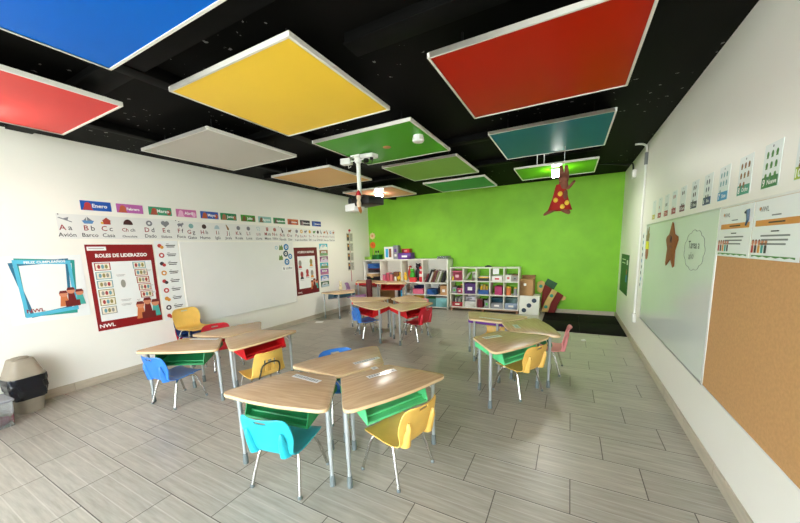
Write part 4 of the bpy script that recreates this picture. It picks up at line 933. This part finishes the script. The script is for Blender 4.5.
bx('red_basket', 'red basket standing on the purple case', 'basket', (-3.64, 7.29, ZT + .157), (.2, .16, .1), krd, mark=K('rosewhite', (236, 170, 170)))
bx('glass_tray', 'flat clear tray on the right end of the tall shelf top', 'tray', (-2.65, 7.28, ZT), (.26, .24, .055), M('smoky_clear', (190, 205, 200), .15, trans=.7))
# lower bays
bx('teal_box', 'teal box on top in the small lower bay of the tall shelf', 'box', (-4.15, 7.27, ZL + .3), (.24, .26, .16), ktl)
bx('maroon_box', 'maroon box under the teal box in the small lower bay', 'box', (-4.15, 7.27, ZL), (.25, .28, .28), kmr, lid=K('dusk', (90, 60, 90)))
for i, (x, m, lb) in enumerate(((-3.93, kwh, 'white bottle at the left of the narrow lower bay'), (-3.85, kdk, 'black bottle in the narrow lower bay'), (-3.77, kcy, 'cyan bottle in the narrow lower bay'))):
    jar(lb, (x, 7.2, ZL), .034, .42 + (i % 2) * .07, m, kdk if i else kwh, 'bottle', 'bottle', 'bottles in the narrow lower bay')
toy('hoop_toy', 'grey wheel shaped hoop toy in the lower bay behind the red chair', 'toy', (-3.56, 7.15, .344), [('wheel', 'tube', kgy, ([(.09 * math.cos(a * PI / 12), .0, .11 + .11 * math.sin(a * PI / 12)) for a in range(25)], .014)), ('axle', 'tube', kdk, ([(-.09, 0, .11), (.09, 0, .11)], .008))])
bx('pink_basket', 'pink basket in the lower bay above the yellow box', 'basket', (-3.3, 7.28, .344), (.28, .24, .13), kpk)
bx('navy_box', 'navy box stacked in the pink basket bay', 'box', (-3.32, 7.3, .344 + .132), (.2, .2, .07), kna)
bx('yellow_box', 'yellow box at the top of the lowest middle bay', 'box', (-3.3, 7.27, ZL + .13), (.32, .26, .1), kye)
bx('navy_crate', 'navy crate under the yellow box', 'crate', (-3.32, 7.27, ZL), (.34, .28, .127), kna)
bx('blue_bin', 'blue bin in the right lower bay, next to the cardboard box', 'bin', (-2.93, 7.26, .344), (.22, .26, .13), kb)
toy('black_bag', 'black pouch between the blue bin and the cardboard box', 'pouch', (-2.764, 7.24, .344), [('body', 'ball', kdk, ((0, 0, .1), .05, .9, 1, 1.6)), ('strap', 'tube', kdk, ([(-.02, 0, .17), (0, 0, .24), (.03, 0, .16)], .01))])
bx('cardboard_box', 'cardboard box in the right lower bay of the tall shelf', 'box', (-2.62, 7.26, .344), (.17, .24, .21), cardboard, lid=cardboard, mark=kwh)
bx('aqua_bin', 'aqua storage bin at the bottom left of the right bay', 'bin', (-2.94, 7.26, ZL), (.23, .3, .2), kaq, lid=kdg)
bx('aqua_bin', 'aqua storage bin at the bottom right of the right bay', 'bin', (-2.67, 7.26, ZL), (.27, .3, .22), kaq, lid=kgy)
# maroon roll and cardboard carton by the far desks
mb = MB(); pts = []
for i in range(46):
    a = i * .42; r_ = .022 + .0011 * i; pts.append((r_ * math.cos(a), r_ * math.sin(a)))
vs = [(x, y, z) for z in (0, .78) for x, y in pts]; n = len(pts)
mb.add(vs, [(i, i + 1, n + i + 1, n + i) for i in range(n - 1)], M('maroon_mat', (84, 20, 26), .7)); mb.lathe([(.068, .0), (.07, .004), (.07, .776), (.068, .78)], MATS['maroon_mat'], n=20)
tag(mb.build('rolled_mat', loc=(-4.13, 6.24, 0)), 'dark maroon roll standing on end between the far desks', 'roll')
bx('carton', 'brown carton on the floor under the tall desk', 'box', (-3.86, 6.62, 0), (.26, .26, .5), M('carton_brown', (150, 108, 64), .75), lid=M('carton_brown', (150, 108, 64), .75))
toy('rabbit_figure', 'small cream rabbit figure on the desk against the left wall', 'figure', (-4.62, 5.80, .571), [('body', 'ball', K('cream', (236, 224, 180)), ((0, 0, .05), .045, 1, 1, 1.1)), ('head', 'ball', MATS['k_cream'], ((0, 0, .12), .035)), ('ear', 'tube', MATS['k_cream'], ([(-.015, 0, .14), (-.025, 0, .21)], .011)), ('ear', 'tube', MATS['k_cream'], ([(.015, 0, .14), (.03, 0, .2)], .011))])

# ------------------------------------------------------------------ cube shelf
CX0, CX1 = -2.435, -.935; cw = (CX1 - CX0) / 5; CZ0, CZ1 = .085, .995; chh = (CZ1 - CZ0) / 3
t = thing('cube_shelf', 'low white shelf of fifteen open cubes against the green wall', 'shelf', (0, 0, 0))
for i in range(4):
    z = CZ0 + i * chh; mb = MB(); board(mb, CX0 - .01, CX1 + .01, SY0, SY1 - .06, z - .01, z + .01); mb.build('shelf_board', t, bevel=.0015)
for i in range(6):
    x = CX0 + i * cw; mb = MB(); board(mb, x - .01, x + .01, SY0, SY1 - .06, CZ0, CZ1); mb.build('upright', t, bevel=.0015)
mb = MB(); plinth = M('pine_plinth', (176, 134, 104), .6); board(mb, CX0, CX1, SY0 + .01, SY1 - .08, .05, .075, plinth)
for i in range(3): board(mb, CX0 + .0 + i * (CX1 - CX0 - .04) / 2, CX0 + .04 + i * (CX1 - CX0 - .04) / 2, SY0 + .01, SY1 - .08, 0, .05, plinth)
mb.build('plinth', t)
def cell(c, r): return CX0 + (c + .5) * cw, CZ0 + (2 - r) * chh + .011
def cb2(c, r, label, cat, w, h, m, name='storage_bin', dx=0., lid=None, mark=None, dz=0., y=7.25, d=.24, grp=None):
    x, z = cell(c, r); return bx(name, label, cat, (x + dx, y + .01, z + dz + .001), (w, d, h), m, lid=lid, mark=mark, grp=grp)
cb2(0, 0, 'pink box in the top left cube', 'box', .2, .2, kpk, 'pink_box', lid=kpk, mark=K('palepink', (236, 180, 190)))
x, z = cell(0, 0); jar('yellow pot in front of the pink box in the top left cube', (x - .09, 7.112, z + .001), .02, .09, kye, kli)
x, z = cell(1, 0); book('white board leaning diagonally in the second top cube', (x - .125, 7.2, z + .012), .016, .16, .2, kwh, R(34), name='board', cat='board')
cb2(1, 0, 'white carton at the right of the second top cube', 'box', .11, .19, kwh, 'carton', dx=.075, y=7.3, d=.12, mark=K('mint', (190, 220, 190)))
cb2(2, 0, 'black tray with yellow papers in the middle top cube', 'tray', .25, .06, kdk, 'paper_tray', dz=0, mark=None)
x, z = cell(2, 0); mb = MB(); mb.box((0, 0, .012), (.21, .2, .024), kye); mb.box((.01, 0, .03), (.2, .19, .012), kwh); tag(mb.build('paper_stack', loc=(x, 7.25, z + .062)), 'yellow stack of papers lying on the black tray', 'papers')
cb2(3, 0, 'red and white carton in the fourth top cube', 'box', .22, .1, kwh, 'carton', mark=krd, lid=kwh)
x, z = cell(3, 0); mb = MB(); mb.box((0, 0, .06), (.13, .003, .12), paper); tag(mb.build('hanging_note', loc=(x - .02, 7.112, z + .155)), 'white note hanging from the top of the fourth top cube', 'note')
cb2(4, 0, 'white and rose carton at the left of the last top cube', 'box', .12, .14, kwh, 'carton', dx=-.065, mark=K('rose2', (206, 90, 90)))
cb2(4, 0, 'white and grey carton at the right of the last top cube', 'box', .11, .13, kwh, 'carton', dx=.07, mark=kgy, lid=K('brownlid', (150, 110, 80)))
cb2(0, 1, 'grey bin at the left of the first middle cube', 'bin', .1, .15, kgy, dx=-.07, mark=kgr)
cb2(0, 1, 'pink bin at the right of the first middle cube', 'bin', .11, .12, kpk, dx=.06, mark=kwh)
x, z = cell(0, 1); jar('orange pot standing in the first middle cube', (x + .06, 7.3, z + .008), .035, .2, kbr, kye)
cb2(1, 1, 'purple storage bin with white label in the second middle cube', 'bin', .25, .24, K('darkpurple', (70, 20, 100)), mark=kwh)
cb2(2, 1, 'blue bin in the third middle cube holding yellow things', 'bin', .22, .1, kb)
x, z = cell(2, 1)
for i, dx in enumerate((-.06, .0, .06)): jar(['left hand', 'central', 'right hand'][i] + ' yellow pot standing in the blue bin of the third middle cube', (x + dx, 7.25, z + .008), .028, .2, (kye, K('buff', (226, 190, 120)), kye)[i], (kwh, kye, kbr)[i], 'pot', 'pot', 'yellow pots in the blue bin')
cb2(3, 1, 'magenta box in the fourth middle cube', 'box', .15, .17, kmg, 'magenta_box', dx=.03, lid=kmg)
x, z = cell(4, 1); jar('large jar with yellow lid in the last middle cube', (x - .06, 7.2, z), .055, .18, K('jarorange', (206, 120, 70)), kye); jar('slim jar with yellow lid in the last middle cube', (x + .08, 7.2, z), .035, .17, kgy, kye)
cb2(0, 2, 'red bin with white label in the bottom left cube', 'bin', .25, .1, K('brick', (190, 50, 60)), mark=kwh)
x, z = cell(0, 2)
for i in range(4): book(['first', 'second', 'third', 'fourth'][i] + ' white folder leaning in the red bin of the bottom left cube', (x - .07 + i * .04, 7.25, z + .009), .018, .18, .2, (kwh, kgy, kwh, K('palegreen', (180, 200, 170)))[i], R(10), 'folders in the red bin', 'folder', 'folder')
cb2(1, 2, 'white lidded bin in the second bottom cube', 'bin', .25, .13, kwh, lid=kgy)
cb2(1, 2, 'white papers box stacked on the lidded bin', 'box', .23, .09, K('offwhite', (206, 204, 214)), 'paper_box', dz=.152, mark=kgy)
x, z = cell(2, 2)
for i in range(3): book(['left', 'middle', 'right'][i] + ' dark red book in the central bottom cube', (x - .11 + i * .04, 7.22, z), .036, .2, .19, (kmr, K('deepred', (130, 20, 34)), kmr)[i], 0, 'dark red books in the cube shelf')
cb2(2, 2, 'grey carton with green mark in the central bottom cube', 'box', .1, .17, kgy, 'carton', dx=.08, mark=kgr)
cb2(3, 2, 'grey bin in the fourth bottom cube', 'bin', .25, .12, kgy, mark=kwh)
cb2(3, 2, 'dark teal case stacked in the fourth bottom cube', 'case', .23, .08, K('darkteal', (24, 70, 90)), 'teal_case', dz=.135, lid=K('darkteal', (24, 70, 90)))
cb2(4, 2, 'grey blue bin at the bottom of the last cube', 'bin', .25, .13, K('bluegrey', (150, 166, 190)), mark=kwh)
cb2(4, 2, 'slate green case stacked in the last bottom cube', 'case', .23, .09, K('slate', (90, 120, 120)), 'slate_case', dz=.135, lid=K('slate', (90, 120, 120)))
mb = MB(); mb.box((0, 0, .014), (.13, .09, .028), black_plastic); mb.box((0, 0, .033), (.06, .05, .012), black_plastic); tag(mb.build('black_speaker', bevel=.004, loc=(-1.6, 7.25, 1.006)), 'small black device on top of the cube shelf', 'device')
# boxes, die
t = thing('play_die', 'large white play die showing three dark blue spots', 'die', (-.717, 7.30, 0))
mb = MB(); mb.box((0, 0, .2025), (.4, .37, .405), M('die_white', (232, 232, 220), .5, var=.02)); mb.build('body', t, bevel=.012, seg=3)
for i in (-1, 0, 1):
    mb = MB(); mb.lathe([(.047, 0), (.047, .003), (.001, .0035)], M('die_spot', (24, 50, 72), .5), n=22, mtx=Matrix.Translation((i * .098, -.1845, .205 + i * .108)) @ Matrix.Rotation(PI / 2, 4, 'X')); mb.build('spot', t)
for x in (-.1, .1):
    mb = MB(); mb.lathe([(.047, 0), (.047, .003), (.001, .0035)], MATS['die_spot'], n=22, mtx=Matrix.Translation((.2, x, .2 + x)) @ Matrix.Rotation(PI / 2, 4, 'Y')); mb.build('spot', t)
bx('cardboard_box', 'cardboard box with white sticker standing on the die', 'box', (-.78, 7.27, .407), (.26, .22, .325), cardboard, lid=cardboard)
bx('cardboard_box', 'second cardboard box behind, against the green wall', 'box', (-.77, 7.445, .407), (.26, .1, .395), M('cardboard_dark', (160, 118, 76), .75), lid=M('cardboard_dark', (160, 118, 76), .75))
mb = MB(); mb.box((0, 0, 0), (.05, .002, .05), paper); tag(mb.build('sticker', loc=(-.81, 7.158, .64)), 'white sticker on the cardboard box', 'sticker')
# striped leaning mat
t = thing('striped_play_mat', 'padded mat with maroon and tan stripes leaning on the green wall', 'mat', (-.315, 7.38, .0))
t.rotation_euler = (R(-8), 0, 0)
st = [M('mat_maroon', (112, 30, 22), .8, var=.1), M('mat_tan', (206, 172, 104), .8, var=.1)]; tl = M('mat_teal', (60, 150, 130), .8)
XZ = Matrix(((1, 0, 0, 0), (0, 0, -1, 0), (0, 1, 0, 0), (0, 0, 0, 1)))
def mq(u, v): return (-.518 + (u - 240) * .0024 + .33, .03 + (418 - v) * .00268)
def band(part, mat, pts, th=.05):
    mb = MB(); mb.prism([mq(*p) for p in pts], -th / 2, th / 2, mat, mtx=XZ); mb.build(part, t, bevel=.008)
band('stripe', st[1], [(204, 250), (200, 200), (205, 178), (236, 164), (262, 178), (262, 196), (246, 252), (232, 270)])
band('stripe', st[0], [(264, 196), (322, 230), (300, 275), (272, 330), (246, 398), (240, 340), (248, 252)])
band('stripe', st[1], [(324, 231), (366, 250), (345, 290), (318, 340), (296, 417), (246, 414), (274, 332), (302, 276)])
band('stripe', st[0], [(368, 251), (416, 280), (392, 320), (372, 360), (356, 417), (298, 417), (320, 340), (347, 290)])
band('fringe', st[1], [(418, 281), (438, 292), (432, 312), (412, 318), (398, 318)], .03)
for (u, v) in ((232, 212), (322, 285), (280, 375)):
    mb = MB(); x, z = mq(u, v); mb.ball((x, -.027, z), .036, tl, 1, .22, 1); mb.build('flower_patch', t)
mb = MB(); mb.box((0, 0, 0), (.22, .012, .3), M('dark_green_board', (24, 84, 40), .6), (R(-4), R(28), 0)); tag(mb.build('green_board', loc=(-.37, 7.508, .56)), 'dark green board behind the striped mat', 'board')

# ------------------------------------------------------------------ light
w = bpy.data.worlds.new('daylight'); bpy.context.scene.world = w; w.use_nodes = True
bg = w.node_tree.nodes['Background']; bg.inputs['Color'].default_value = (.88, .955, 1., 1); bg.inputs['Strength'].default_value = 12.2
def lamp_light(x, y, e, size=.15):
    l = bpy.data.lights.new('lamp_glow', 'AREA'); l.shape = 'SQUARE'; l.size = size; l.energy = e; l.color = (1, .97, .9); l.spread = R(170)
    o = bpy.data.objects.new('lamp_glow', l); C.objects.link(o); o.location = (x, y, 2.475)
for x, y, e in ((-3.5, 5.8, 24), (-.23, 5.62, 19), (-3.86, .74, 7)): lamp_light(x, y, e)

sc = bpy.context.scene
sc.view_settings.view_transform = 'Standard'; sc.view_settings.look = 'None'; sc.view_settings.gamma = 1; sc.view_settings.use_curve_mapping = False
sc.view_settings.exposure = 0.
sc.cycles.max_bounces = 10; sc.cycles.diffuse_bounces = 6; sc.cycles.use_denoising = True; sc.cycles.sample_clamp_indirect = 6
